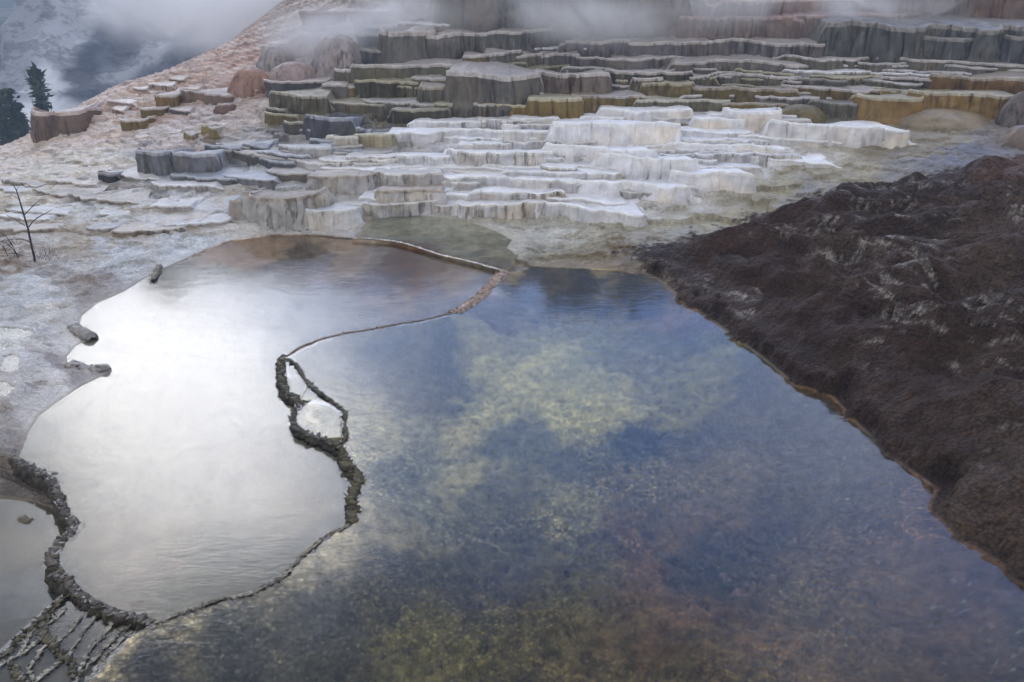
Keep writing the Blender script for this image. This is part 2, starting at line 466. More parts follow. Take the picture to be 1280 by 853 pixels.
GCOL = [  # travertine: photo pixel, colour
    (0, 200, (.62, .56, .54)), (60, 180, (.62, .52, .47)), (120, 150, (.58, .46, .42)), (60, 215, (.64, .60, .56)), (130, 200, (.60, .56, .52)),
    (200, 175, (.56, .50, .50)), (250, 150, (.50, .44, .46)), (200, 125, (.46, .34, .28)), (260, 100, (.52, .38, .34)), (300, 80, (.50, .34, .30)),
    (320, 105, (.40, .25, .20)), (350, 60, (.45, .33, .30)), (400, 45, (.42, .36, .36)), (300, 140, (.45, .38, .36)), (40, 235, (.52, .48, .42)),
    (130, 235, (.22, .20, .19)), (60, 262, (.34, .29, .22)), (0, 250, (.56, .52, .44)), (120, 258, (.52, .55, .58)), (30, 275, (.50, .54, .58)),
    (190, 262, (.50, .52, .55)), (230, 225, (.20, .21, .24)), (210, 200, (.26, .28, .33)), (300, 200, (.20, .22, .26)), (270, 180, (.36, .30, .28)),
    (150, 290, (.30, .25, .19)), (100, 300, (.36, .32, .27)), (60, 310, (.36, .32, .30)), (20, 335, (.22, .17, .13)), (200, 285, (.40, .36, .31)),
    (90, 335, (.42, .42, .44)), (150, 320, (.46, .50, .56)), (240, 300, (.50, .54, .60)), (260, 275, (.34, .29, .24)), (40, 360, (.50, .53, .58)),
    (120, 355, (.26, .24, .24)), (70, 380, (.46, .45, .45)), (20, 385, (.44, .46, .50)), (0, 410, (.56, .58, .60)), (70, 410, (.56, .56, .57)),
    (60, 430, (.30, .27, .27)), (30, 450, (.55, .56, .60)), (70, 455, (.28, .26, .27)), (60, 480, (.56, .56, .58)), (20, 500, (.46, .45, .46)), (0, 530, (.30, .28, .27)),
    (20, 560, (.15, .13, .12)), (10, 600, (.12, .11, .10)), (300, 250, (.40, .36, .32)), (290, 280, (.56, .56, .58)), (240, 250, (.55, .57, .62)),
    (340, 215, (.54, .58, .64)), (300, 230, (.50, .54, .60)), (370, 190, (.42, .43, .46)), (340, 170, (.17, .17, .18)), (380, 150, (.20, .20, .20)),
    (420, 150, (.16, .17, .21)), (470, 150, (.18, .19, .22)), (520, 155, (.17, .15, .07)), (560, 140, (.22, .18, .08)), (350, 145, (.30, .27, .16)),
    (300, 160, (.44, .38, .36)), (430, 200, (.48, .48, .50)), (420, 240, (.46, .44, .42)), (480, 220, (.56, .57, .62)), (460, 265, (.42, .38, .32)), (430, 285, (.64, .65, .68)),
    (560, 200, (.64, .65, .70)), (560, 240, (.58, .59, .63)), (640, 170, (.70, .71, .76)), (640, 220, (.68, .69, .74)), (740, 200, (.76, .77, .82)), (720, 250, (.66, .67, .71)),
    (800, 170, (.70, .70, .72)), (860, 200, (.80, .81, .86)), (860, 250, (.72, .73, .76)), (920, 190, (.78, .79, .84)), (980, 200, (.74, .75, .78)), (1040, 180, (.64, .63, .62)),
    (600, 272, (.44, .42, .36)), (700, 280, (.52, .52, .48)), (760, 285, (.46, .44, .36)), (820, 280, (.44, .42, .33)), (900, 270, (.42, .40, .31)), (960, 240, (.40, .37, .27)),
    (1000, 225, (.40, .37, .28)), (1080, 210, (.38, .35, .25)), (1060, 190, (.42, .39, .30)), (1130, 185, (.30, .27, .20)), (1120, 215, (.26, .25, .24)), (1180, 170, (.33, .30, .24)),
    (1200, 190, (.17, .18, .24)), (1240, 165, (.22, .20, .20)), (1160, 205, (.22, .23, .28)), (850, 300, (.36, .36, .35)), (1000, 245, (.30, .30, .30)),
    (900, 150, (.20, .18, .09)), (1050, 152, (.15, .15, .13)), (980, 145, (.14, .13, .05)), (800, 135, (.20, .17, .07)), (700, 140, (.24, .19, .08)), (1100, 155, (.22, .17, .08)),
    (620, 120, (.16, .14, .11)), (500, 120, (.24, .21, .13)), (460, 120, (.24, .21, .14)), (800, 110, (.20, .18, .12)), (950, 110, (.17, .15, .08)), (1100, 115, (.15, .12, .06)),
    (1250, 125, (.16, .12, .07)), (900, 85, (.22, .20, .19)), (1100, 85, (.17, .17, .16)), (700, 80, (.30, .27, .26)), (800, 60, (.34, .31, .33)), (600, 75, (.24, .22, .21)),
    (950, 40, (.34, .28, .28)), (1100, 30, (.32, .27, .26)), (1000, 10, (.42, .32, .30)), (1200, 15, (.30, .22, .19)), (600, 20, (.32, .30, .32)), (450, 70, (.30, .28, .30)), (480, 20, (.36, .30, .30)),
    (1250, 60, (.12, .12, .13)), (750, 10, (.34, .32, .34)), (420, 110, (.30, .27, .24)),
]
GCOL += [(700, 300, (.44, .43, .39)), (660, 305, (.30, .30, .25)), (740, 318, (.26, .23, .15)), (690, 322, (.34, .32, .24)), (665, 331, (.20, .17, .12)), (770, 331, (.20, .15, .085)), (640, 292, (.46, .45, .40)), (720, 331, (.24, .20, .13))]
gspots = []
for (u_, v_, c_) in GCOL:
    h_ = hit(u_, v_)
    gspots.append((h_[0], h_[1], tuple(np.minimum(np.array(c_) * (1.05, 1.0, 0.92) * (1.22 if u_ < 330 else 1.0), .8))))

KCOL = [(800, 320, (.030, .020, .018)), (900, 320, (.050, .032, .027)), (880, 350, (.036, .026, .022)), (1000, 270, (.045, .030, .026)), (1050, 330, (.055, .046, .040)), (1100, 280, (.036, .026, .022)),
        (1100, 400, (.040, .028, .022)), (1180, 340, (.060, .052, .048)), (1250, 300, (.070, .064, .062)), (1200, 240, (.040, .030, .030)), (1150, 240, (.05, .045, .05)), (1270, 220, (.10, .08, .08)), (1270, 400, (.045, .036, .033)),
        (1000, 440, (.030, .020, .016)), (1100, 500, (.036, .026, .021)), (1200, 460, (.046, .036, .030)), (1200, 560, (.040, .030, .025)), (1270, 520, (.050, .042, .038)), (1270, 660, (.055, .050, .047)), (1190, 640, (.060, .054, .050))]
kspots = [hit(u_, v_)[:2] + (c_,) for (u_, v_, c_) in KCOL]

BCOL = [  # pool beds
    (620, 330, (.20, .17, .12)), (500, 285, (.22, .22, .17)), (530, 279, (.40, .40, .35)), (590, 300, (.40, .39, .33)), (575, 282, (.44, .43, .38)), (620, 320, (.40, .38, .32)), (470, 285, (.34, .34, .29)), (455, 290, (.42, .42, .38)), (560, 292, (.30, .30, .25)), (600, 290, (.34, .33, .28)), (650, 300, (.40, .38, .32)), (640, 325, (.34, .31, .25)), (640, 300, (.22, .22, .18)), (620, 280, (.34, .33, .28)), (700, 290, (.50, .49, .45)), (660, 285, (.50, .49, .44)),
    (730, 310, (.30, .28, .21)), (600, 310, (.22, .22, .18)), (760, 325, (.20, .17, .11)),
    (340, 305, (.38, .26, .18)), (300, 315, (.38, .25, .17)), (370, 322, (.07, .042, .02)), (352, 318, (.06, .04, .025)), (362, 328, (.10, .06, .02)), (385, 318, (.09, .055, .025)), (345, 326, (.10, .065, .035)), (390, 330, (.16, .085, .030)), (430, 325, (.38, .27, .17)), (430, 305, (.38, .27, .20)),
    (500, 320, (.17, .085, .03)), (480, 330, (.12, .065, .03)), (455, 334, (.15, .08, .03)), (505, 334, (.13, .07, .03)), (490, 342, (.16, .09, .04)), (530, 338, (.24, .13, .05)), (500, 350, (.38, .27, .19)), (580, 345, (.38, .28, .21)), (550, 370, (.22, .18, .15)), (420, 360, (.22, .19, .16)),
    (250, 340, (.26, .25, .24)), (350, 370, (.28, .27, .25)), (250, 420, (.34, .34, .33)), (150, 420, (.36, .36, .36)), (120, 400, (.36, .36, .36)), (300, 500, (.34, .33, .31)), (100, 520, (.34, .33, .31)), (150, 600, (.32, .30, .26)),
    (300, 600, (.31, .29, .25)), (350, 640, (.27, .23, .18)), (400, 620, (.24, .23, .20)), (200, 680, (.28, .23, .17)), (150, 660, (.30, .25, .20)), (250, 740, (.20, .19, .15)), (150, 740, (.24, .20, .15)), (300, 690, (.22, .21, .18)), (380, 680, (.20, .19, .16)),
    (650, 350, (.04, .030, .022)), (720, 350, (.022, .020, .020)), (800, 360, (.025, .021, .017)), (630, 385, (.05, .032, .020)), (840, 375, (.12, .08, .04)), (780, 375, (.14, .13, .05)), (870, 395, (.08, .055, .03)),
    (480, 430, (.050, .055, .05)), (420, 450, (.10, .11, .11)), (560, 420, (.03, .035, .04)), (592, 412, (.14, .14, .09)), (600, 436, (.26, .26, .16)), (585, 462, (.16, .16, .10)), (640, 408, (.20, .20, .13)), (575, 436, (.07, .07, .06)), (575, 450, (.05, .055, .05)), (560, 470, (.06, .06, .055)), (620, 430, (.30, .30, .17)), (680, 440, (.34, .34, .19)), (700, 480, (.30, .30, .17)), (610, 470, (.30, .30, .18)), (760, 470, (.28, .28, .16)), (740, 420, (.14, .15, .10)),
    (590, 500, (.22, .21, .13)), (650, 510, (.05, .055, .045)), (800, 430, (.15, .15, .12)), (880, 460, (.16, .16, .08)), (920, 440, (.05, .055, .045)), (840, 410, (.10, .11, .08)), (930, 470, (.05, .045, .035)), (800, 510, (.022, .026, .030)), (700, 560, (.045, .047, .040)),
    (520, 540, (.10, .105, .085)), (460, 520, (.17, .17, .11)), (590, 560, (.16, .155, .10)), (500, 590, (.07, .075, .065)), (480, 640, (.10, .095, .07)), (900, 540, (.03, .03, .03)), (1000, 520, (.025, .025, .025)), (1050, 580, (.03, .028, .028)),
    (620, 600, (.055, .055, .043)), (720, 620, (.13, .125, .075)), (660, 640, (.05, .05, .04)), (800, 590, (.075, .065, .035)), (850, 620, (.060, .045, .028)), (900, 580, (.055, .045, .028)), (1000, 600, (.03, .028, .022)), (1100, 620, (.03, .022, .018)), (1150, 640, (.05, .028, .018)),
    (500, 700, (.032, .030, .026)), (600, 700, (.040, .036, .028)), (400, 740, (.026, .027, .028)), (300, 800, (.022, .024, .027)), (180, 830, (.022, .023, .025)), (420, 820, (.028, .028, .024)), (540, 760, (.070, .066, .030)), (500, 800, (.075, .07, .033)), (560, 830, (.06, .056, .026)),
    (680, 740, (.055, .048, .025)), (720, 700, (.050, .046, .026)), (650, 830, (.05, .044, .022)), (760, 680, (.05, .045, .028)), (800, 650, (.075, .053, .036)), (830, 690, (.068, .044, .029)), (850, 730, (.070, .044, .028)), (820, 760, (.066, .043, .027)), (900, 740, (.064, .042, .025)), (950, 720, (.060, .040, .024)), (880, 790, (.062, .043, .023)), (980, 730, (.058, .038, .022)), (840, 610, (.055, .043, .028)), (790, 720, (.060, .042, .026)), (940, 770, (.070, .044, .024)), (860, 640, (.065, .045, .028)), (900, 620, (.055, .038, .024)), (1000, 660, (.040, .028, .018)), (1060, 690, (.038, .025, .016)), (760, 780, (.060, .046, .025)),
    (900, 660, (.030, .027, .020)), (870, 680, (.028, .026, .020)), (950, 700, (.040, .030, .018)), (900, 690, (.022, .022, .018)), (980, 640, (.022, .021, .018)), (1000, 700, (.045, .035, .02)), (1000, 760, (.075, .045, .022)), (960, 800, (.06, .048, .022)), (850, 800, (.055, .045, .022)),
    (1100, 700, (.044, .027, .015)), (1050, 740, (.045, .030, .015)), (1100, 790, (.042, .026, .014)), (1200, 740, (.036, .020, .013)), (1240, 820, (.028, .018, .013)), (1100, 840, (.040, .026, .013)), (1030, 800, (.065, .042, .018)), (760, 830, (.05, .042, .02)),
    (20, 700, (.12, .13, .13)), (30, 640, (.12, .10, .06)), (40, 780, (.12, .11, .09)), (100, 790, (.20, .18, .15)), (60, 830, (.16, .15, .13)), (140, 780, (.22, .20, .17)), (0, 850, (.14, .13, .11)),
]
bspots = [at(u_, v_, 0.0)[:2] + (c_,) for (u_, v_, c_) in BCOL]

# ------------------------------------------------------------------ the land as one fine sheet, cut into ground, bank and pool bed
lnY = np.concatenate([np.linspace(math.log(3.9), math.log(15.5), 560)[:-1], np.linspace(math.log(15.5), math.log(39.0), 900)[:-1], np.linspace(math.log(39.0), math.log(72.0), 70)])
R_ROWS, R_COLS = len(lnY), 1120
tt = np.linspace(-1, 1, R_COLS)
tx = np.sign(tt) * (np.abs(tt) * 0.66 + 0.50 * np.abs(tt) ** 7)
Yg = np.exp(lnY)[:, None] * np.ones((1, R_COLS))
Xg = Yg * tx[None, :]


def terrace(z, step, ox, sharp=0.72, lip=0.0):
    """steps: level treads with a slight lip, steep risers"""
    u = z / step + ox
    fl = np.floor(u); fr = u - fl
    g = np.where(fr < sharp, 0.10 * fr / sharp, 0.10 + 0.90 * smooth(0, 1, (fr - sharp) / (1 - sharp)))
    if lip:
        g = g + lip * np.exp(-fr / 0.05) - lip * smooth(0.9, 1.0, fr) * 0
        g = g + lip * np.where(fr > sharp, smooth(sharp, 1.0, fr), 0)
    return (fl + g - ox) * step


DROWNED = [([at(u, v)[:2] for u, v in pts], w_, c_) for pts, w_, c_ in [
    ([(440, 657), (462, 662), (482, 666), (510, 658), (540, 646), (570, 641), (600, 642), (622, 650), (636, 662)], 0.035, (.30, .26, .16)),
    ([(636, 662), (650, 671), (680, 672), (712, 670)], 0.05, (.16, .15, .08)),
    ([(716, 612), (722, 625), (718, 640), (714, 655)], 0.07, (.24, .23, .14)),
    ([(583, 452), (600, 468), (590, 480), (606, 496)], 0.05, (.36, .35, .20)),
    ([(772, 638), (784, 645), (800, 640), (796, 652)], 0.06, (.30, .20, .12)),
    ([(926, 708), (931, 708)], 0.10, (.30, .17, .14)), ([(906, 687), (914, 690)], 0.06, (.26, .18, .15)),
    ([(560, 728), (590, 745), (620, 757), (650, 770)], 0.05, (.13, .10, .05)),
    ([(880, 760), (930, 752), (990, 762), (1050, 756)], 0.05, (.16, .10, .05)), ([(930, 800), (990, 808), (1040, 790)], 0.06, (.17, .10, .045)),
]]
PUDDLES = [(pix([(-30, 410), (10, 407), (36, 410), (44, 416), (20, 424), (-30, 426)], 0.14), 0.15), (pix([(2, 446), (16, 442), (28, 448), (26, 462), (10, 468), (0, 462)], 0.10), 0.10),
           ([hit(u, v) for u, v in [(248, 181), (258, 172), (280, 167), (300, 171), (306, 179), (290, 187), (262, 188)]], None), (pix([(-20, 478), (8, 476), (20, 486), (6, 498), (-20, 500)], 0.08), 0.08)]
PUDDLES = [(p_, (float(np.mean([base(q[0], q[1]) for q in p_])) if z_ is None or True else z_)) for p_, z_ in PUDDLES]


def build_land():
    X, Y = Xg, Yg
    zb = base(X, Y)
    wob = fbm(X * 1.3, Y * 1.3, 5, 0.55, 21)
    wob2 = fbm(X * 6.0, Y * 6.0, 3, 0.55, 31)
    sA = sdist(X, Y, POOL_A); sB = sdist(X, Y, POOL_B); sC = sdist(X, Y, POOL_C)
    sD = sdist(X, Y, POOL_D); sE = sdist(X, Y, POOL_E)
    sk0 = sdist(X, Y, BANK)
    fray = 0.05 * wob2 + 0.05 * wob + smooth(0.8, 0.2, sk0) * (0.34 * wob + 0.16 * fbm(X * 2.2, Y * 2.2, 3, 0.5, 35) + 0.08 * wob2 + 0.03 * fbm(X * 14, Y * 14, 2, 0.5, 33))
    two = np.sort(np.stack([sA, sB, sC, sD, sE]), axis=0)[1]
    fray = np.where(two < 0.35, -0.06, fray)
    sK = sk0 + 0.35 * wob * smooth(15.5, 19, Y) + 0.12 * wob2 * smooth(15, 19, Y)
    inpool = np.minimum.reduce([sA, sB, sC, sD, sE])
    shore = inpool + fray * 0.9
    near = smooth(0.0, 2.2, inpool)
    far = smooth(24.0, 30.0, Y)
    # terraced travertine
    n1 = fbm(X * 0.28, Y * 0.42, 4, 0.5, 5)
    n2 = fbm(X * 0.8, Y * 1.0, 3, 0.5, 15)
    flute = gnoise(X * 4.5, Y * 1.2, 44) * 0.08 + gnoise(X * 10, Y * 2.0, 45) * 0.04
    leftness = smooth(-5.0, -11.0, X - (Y - 24) * 0.25)         # smoother slope on the left
    apron = smooth(1.0, 4.5, X - 3.2 - (22 - Y) * 0.5) * smooth(26, 24, Y)
    white = smooth(0.05, 0.18, zb) * (1 - leftness) * (1 - 0.55 * apron)
    scal = np.abs(gnoise(X * 1.3 + 0.5 * n2, Y * 1.1, 46)) * 0.5 + np.abs(gnoise(X * 3.1, Y * 2.2, 47)) * 0.16
    nb = fbm(X * 0.16, Y * 0.40, 4, 0.5, 6)
    t1 = terrace(zb, 0.19, 1.7 * n1 + 0.5 * n2 + scal + flute, 0.90, 0.10)
    t2 = terrace(zb, 0.42, 1.3 * nb + 0.35 * n2 + 0.7 * scal + 0.6 * flute + 3.3, 0.93, 0.05)
    t3 = terrace(zb, 0.055, 2.4 * n1 + 1.6 * n2 + 1.4 * scal + 2 * flute, 0.8, 0.15)
    K = np.where(Y < 15.5, smooth(0.9, 0.3, sK), smooth(0.35, -0.35, sK + 0.5 * wob2 + 0.5 * wob)) * 1.0
    kw = smooth(14.0, 17.0, Y); K = (1 - kw) * smooth(0.9, 0.3, sK) + kw * smooth(0.35, -0.35, sK + 0.5 * wob2 + 0.5 * wob)
    far = smooth(24.5, 27.0, Y + 1.5 * n1)
    zt = t1 * (1 - far) * 0.80 + t3 * 0.20 * (1 - far) + (0.85 * t2 + 0.15 * t1) * far
    rough = 0.14 * fbm(X * 0.7, Y * 0.9, 4, 0.55, 51) + 0.06 * fbm(X * 3, Y * 4, 4, 0.6, 61)
    rid = 1 - np.abs(fbm(X * 1.0 + 0.6 * n2, Y * 2.2, 4, 0.55, 71))
    t4 = terrace(zb + (0.15 + 0.14 * smooth(19, 15, Y)) * fbm(X * 0.5, Y * 0.9, 4, 0.5, 64), 0.085, 0.5 * n2 + 1.2 * scal + flute, 0.86, 0.12)
    zl = zb * 0.1 + 0.9 * t4 + rough * 0.7 + 0.05 * (rid - 0.7) + 0.012 * wob2
    flow = fbm((X + Y * 0.5) * 0.8 + n2, (Y - X * 0.5) * 3.4, 5, 0.6, 81)
    zl = zl + 0.06 * flow
    # pale hummocks of the slope below the trees
    zbk_w = fbm(X * 0.5, Y * 0.5, 4, 0.5, 91)
    T = white
    zo = zl * (1 - T) + (zt + 0.018 * wob2 * (1 - 0.6 * T)) * T
    # dark bank: overlapping rounded flows with cauliflower skin
    wx, wy = X + 0.5 * fbm(X * 0.5, Y * 0.5, 3, 0.5, 101), Y + 0.5 * fbm(X * 0.5, Y * 0.5, 3, 0.5, 111)
    lob = np.abs(fbm(wx * 0.42 + wy * 0.16, wy * 0.62 - wx * 0.12, 3, 0.5, 121))
    lob2 = np.abs(fbm(wx * 1.15 + wy * 0.5, wy * 1.5 - wx * 0.6, 3, 0.5, 131))
    gr = fbm(X * 9, Y * 9, 4, 0.7, 141)
    gr2 = np.abs(fbm(X * 22, Y * 22, 2, 0.6, 151))
    rise = smooth(0.0, -1.6, sK)
    al, ac = 0.59 * X - 0.8 * Y, 0.8 * X + 0.59 * Y
    wf = fbm(al * 0.22, ac * 0.35, 4, 0.5, 161)
    fold = 1 - np.abs(fbm(al * 0.30 + 0.8 * wf, ac * 0.85 + 1.1 * wf, 3, 0.45, 163)) * 2.2
    tb = terrace(zb, 0.30, 0.9 * wf + 0.25 * lob2, 0.45)
    zk = zb * 0.5 + tb * 0.5 + rise * (0.50 * np.maximum(fold, -0.3) + 0.42 * lob) - 0.10 * rise + (0.14 * lob2) * (0.3 + 0.7 * rise) + 0.020 * gr + 0.010 * gr2
    zk = zk + 0.10 * smooth(0.0, 0.16, shore) * smooth(1.6, 0.2, shore)
    zo = zo * (1 - K) + zk * K
    # ease to the waterline
    lev = np.where(sC < 0.4, LC, np.where(sE < 0.3, LE, np.where(sB < 0.5, LB, 0.0)))
    e = smooth(0.0, 0.65, shore)
    eb = smooth(0.0, 0.22, shore)
    e = e * (1 - K) + eb * K
    zedge = lev + 0.012 + 0.05 * smooth(0, 0.3, shore)
    zo = zedge * (1 - e) + zo * e
    # beds
    dep = smooth(0.0, 1.2, -sA) * 0.32 + 0.03 + 0.05 * wob + 0.03 * wob2
    cell = np.abs(fbm(X * 3.2, Y * 3.2, 4, 0.6, 171))
    zbA = LA - dep - 0.10 * smooth(0.05, 0.5, cell) * smooth(0.3, 1.5, -sA)
    # the shelf under the near line of the right-hand pool
    sh = smooth_line([at(u, v)[:2] for u, v in [(436, 655), (480, 666), (520, 655), (560, 641), (600, 641), (622, 648), (640, 668), (720, 672)]])
    zbB = LB - (0.03 + 0.10 * smooth(0, 1.0, -sB) + 0.02 * wob)
    zbB = np.maximum(zbB, LB - 0.16)
    zbC = LC - (0.04 + 0.12 * smooth(0, 0.6, -sC))
    zbD = LD - (0.02 + 0.07 * smooth(0, 1.2, -sD) * smooth(0.2, -3.5, X)) - 0.01 * wob
    zbE = LE - 0.035 - 0.02 * wob
    for pp_, zl_ in PUDDLES:
        sp_ = sdist(X, Y, pp_) + 0.06 * wob2 + 0.05 * wob
        kk_ = smooth(0.30, 0.0, sp_)
        zo = zo * (1 - kk_) + (zl_ + 0.02) * kk_
        zo = zo * (1 - smooth(0.0, -0.05, sp_)) + (zl_ - 0.05) * smooth(0.0, -0.05, sp_)
    z = zo.copy()
    for s, zz in ((sA, zbA), (sB, zbB), (sC, zbC), (sD, zbD), (sE, zbE)):
        ins = (s < 0) & (shore < 0)
        blend = np.maximum(smooth(0.0, -0.10, np.maximum(s, shore)), smooth(0.32, 0.18, two))
        z = np.where(ins, zedge * (1 - blend) * 0 + (1 - blend) * np.minimum(zedge, lev + 0.01) + blend * zz, z)
    # colours
    cg = blend_cols(X, Y, gspots, warp=0.16)
    grain = 1 + 0.22 * fbm(X * 1.6, Y * 2.6, 4, 0.6, 181)
    cg = cg * grain[..., None]
    # thin strata of grey-brown crust and bare pale rock over the left flats
    st = fbm(X * 0.5 + 0.8 * n2, Y * 2.4 + X * 0.5, 5, 0.62, 185)
    lw = (leftness * 0.9 + 0.15) * (1 - K)
    dk_ = (smooth(0.04, 0.22, st) * lw)[..., None]
    cg = cg * (1 - 0.5 * dk_) + np.array((.17, .14, .12)) * 0.5 * dk_
    lt_ = (smooth(-0.02, -0.25, st) * lw)[..., None]
    cg = cg * (1 - 0.55 * lt_) + np.array((.74, .72, .70)) * 0.55 * lt_
    # pale lips and brown water paths over the treads of the white steps
    cov = smooth(0.15, 0.5, fbm(X * 0.8, Y * 2.4, 4, 0.6, 191))[..., None] * 0.35 * (T * (1 - K))[..., None]
    cg = cg * (1 - cov) + cg * np.array((.62, .54, .42)) * cov
    ck = blend_cols(X, Y, kspots, warp=0.2)
    ck = ck * (1 + 0.5 * gr)[..., None] * np.array((1.0, .68, .46))
    # thin whitish crusts drawn out along the flows of the bank
    s1 = fbm(al * 0.8, ac * 4.5 + 0.6 * wob, 5, 0.66, 201)
    s2 = fbm(X * 0.45, Y * 0.45, 3, 0.5, 211)
    crust = smooth(0.10, 0.24, s1) * smooth(-0.16, 0.08, s2) * smooth(-0.05, -0.6, sK) * smooth(-0.25, 0.15, gr)
    ck = ck * (1 - 0.75 * crust[..., None]) + np.array((.34, .31, .28)) * 0.75 * crust[..., None]
    edge_dark = smooth(0.14, 0.0, shore)[..., None] * K[..., None]  # bank colour gets darker towards the waterline
    ck = ck * (1 - 0.45 * edge_dark) + np.array((.020, .013, .008)) * 0.45 * edge_dark
    col = cg * (1 - K[..., None]) + ck * K[..., None]
    cb = blend_cols(X, Y, bspots, warp=0.15, power=2.4, seed=13)
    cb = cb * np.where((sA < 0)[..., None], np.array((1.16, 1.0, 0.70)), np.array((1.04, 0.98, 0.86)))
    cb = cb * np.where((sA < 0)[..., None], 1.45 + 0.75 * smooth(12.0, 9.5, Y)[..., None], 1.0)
    spk = fbm(X * 5.0, Y * 5.0, 4, 0.75, 221)
    inA = (sA < 0)
    amp = np.where(inA, 0.8, 0.16)
    amp = amp * np.where(inA, 0.5 + 0.5 * smooth(13.5, 10.0, Y), 1)
    cb = cb * np.clip(1 + amp * spk * 1.6, 0.15, 3)[..., None]
    # pale crumbs on the bed of the near pool
    cr = smooth(0.50, 0.66, gnoise(X * 17, Y * 17, 231)) * smooth(-0.3, 0.3, fbm(X * 1.5, Y * 1.5, 2, 0.5, 241)) * np.where(inA, smooth(12.5, 10, Y), 0)
    cb = cb * (1 - 0.6 * cr[..., None]) + np.array((.26, .25, .15)) * 0.6 * cr[..., None]
    # ochre fringe where the bank meets the pool
    fr = smooth(0.02, -0.02, sA) * smooth(-0.20, -0.02, sA) * smooth(0.7, 0.2, sK) * (0.06 + 0.94 * smooth(1.1, 0.3, np.abs(Y - 10.9)))
    cb = cb * (1 - 0.75 * fr[..., None]) + np.array((.16, .075, .018)) * 0.75 * fr[..., None]
    # ochre crests of drowned ledges
    for line, wd_, cc_ in DROWNED:
        dl = np.full(X.shape, 1e9)
        for (ax, ay), (bx, by) in zip(line[:-1], line[1:]):
            t_ = np.clip(((X - ax) * (bx - ax) + (Y - ay) * (by - ay)) / ((bx - ax) ** 2 + (by - ay) ** 2 + 1e-12), 0, 1)
            dl = np.minimum(dl, np.hypot(X - ax - t_ * (bx - ax), Y - ay - t_ * (by - ay)))
        k_ = (smooth(wd_, wd_ * 0.3, dl + 0.03 * wob2) * (0.55 + 0.45 * smooth(-0.2, 0.3, spk)))[..., None]
        cb = cb * (1 - k_) + np.array(cc_) * k_
    bed = (inpool < 0) & (shore < 0.0)
    bt = smooth(0.03, -0.03, np.maximum(inpool, shore))[..., None]
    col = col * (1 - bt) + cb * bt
    zone = np.where(bed & (sA < 0), 3, np.where(bed, 2, np.where(K > 0.5, 1, 0)))
    return z, col, zone


Zg, Cg, zone = build_land()


def clear_under(xc, gy, W, D, zt):
    i0 = int(np.clip(np.searchsorted(lnY, math.log(gy)), 0, R_ROWS - 2))
    i1 = int(np.clip(np.searchsorted(lnY, math.log(gy + D)), 0, R_ROWS - 2)) + 1
    sub = (slice(i0, i1), slice(None))
    X, Y = Xg[sub], Yg[sub]
    m_ = smooth(0.0, 0.12, Y - gy - 0.05) * smooth(0.0, 0.3, W * 0.85 - np.abs(X - xc)) * smooth(0.0, 0.3, gy + D * 0.8 - Y)
    Zg[sub] = np.where(m_ > 0, Zg[sub] * (1 - m_) + np.minimum(Zg[sub], zt - 0.10) * m_, Zg[sub])


def ledge_plan(x0, x1, yt, yb, back=None):
    uc = 0.5 * (x0 + x1)
    gx, gy, gz = hit(uc, yb)
    px_m = math.hypot(gy, CAMZ - gz) / F
    W = 0.5 * (x1 - x0) * px_m * 1.12
    zt = at_depth(uc, yt, gy)[2]
    h = max(zt - gz, 0.05)
    Yb = gy + 0.25
    while Yb < gy + 5.0 and float(base(np.array(gx), np.array(Yb))) < zt + 0.03:
        Yb += 0.15
    if back:
        Yb = min(Yb, gy + back)
    D = min(max(Yb - gy, 0.6), max(0.9, 3.5 * h))
    return gx, gy, gz, W, zt, h, D


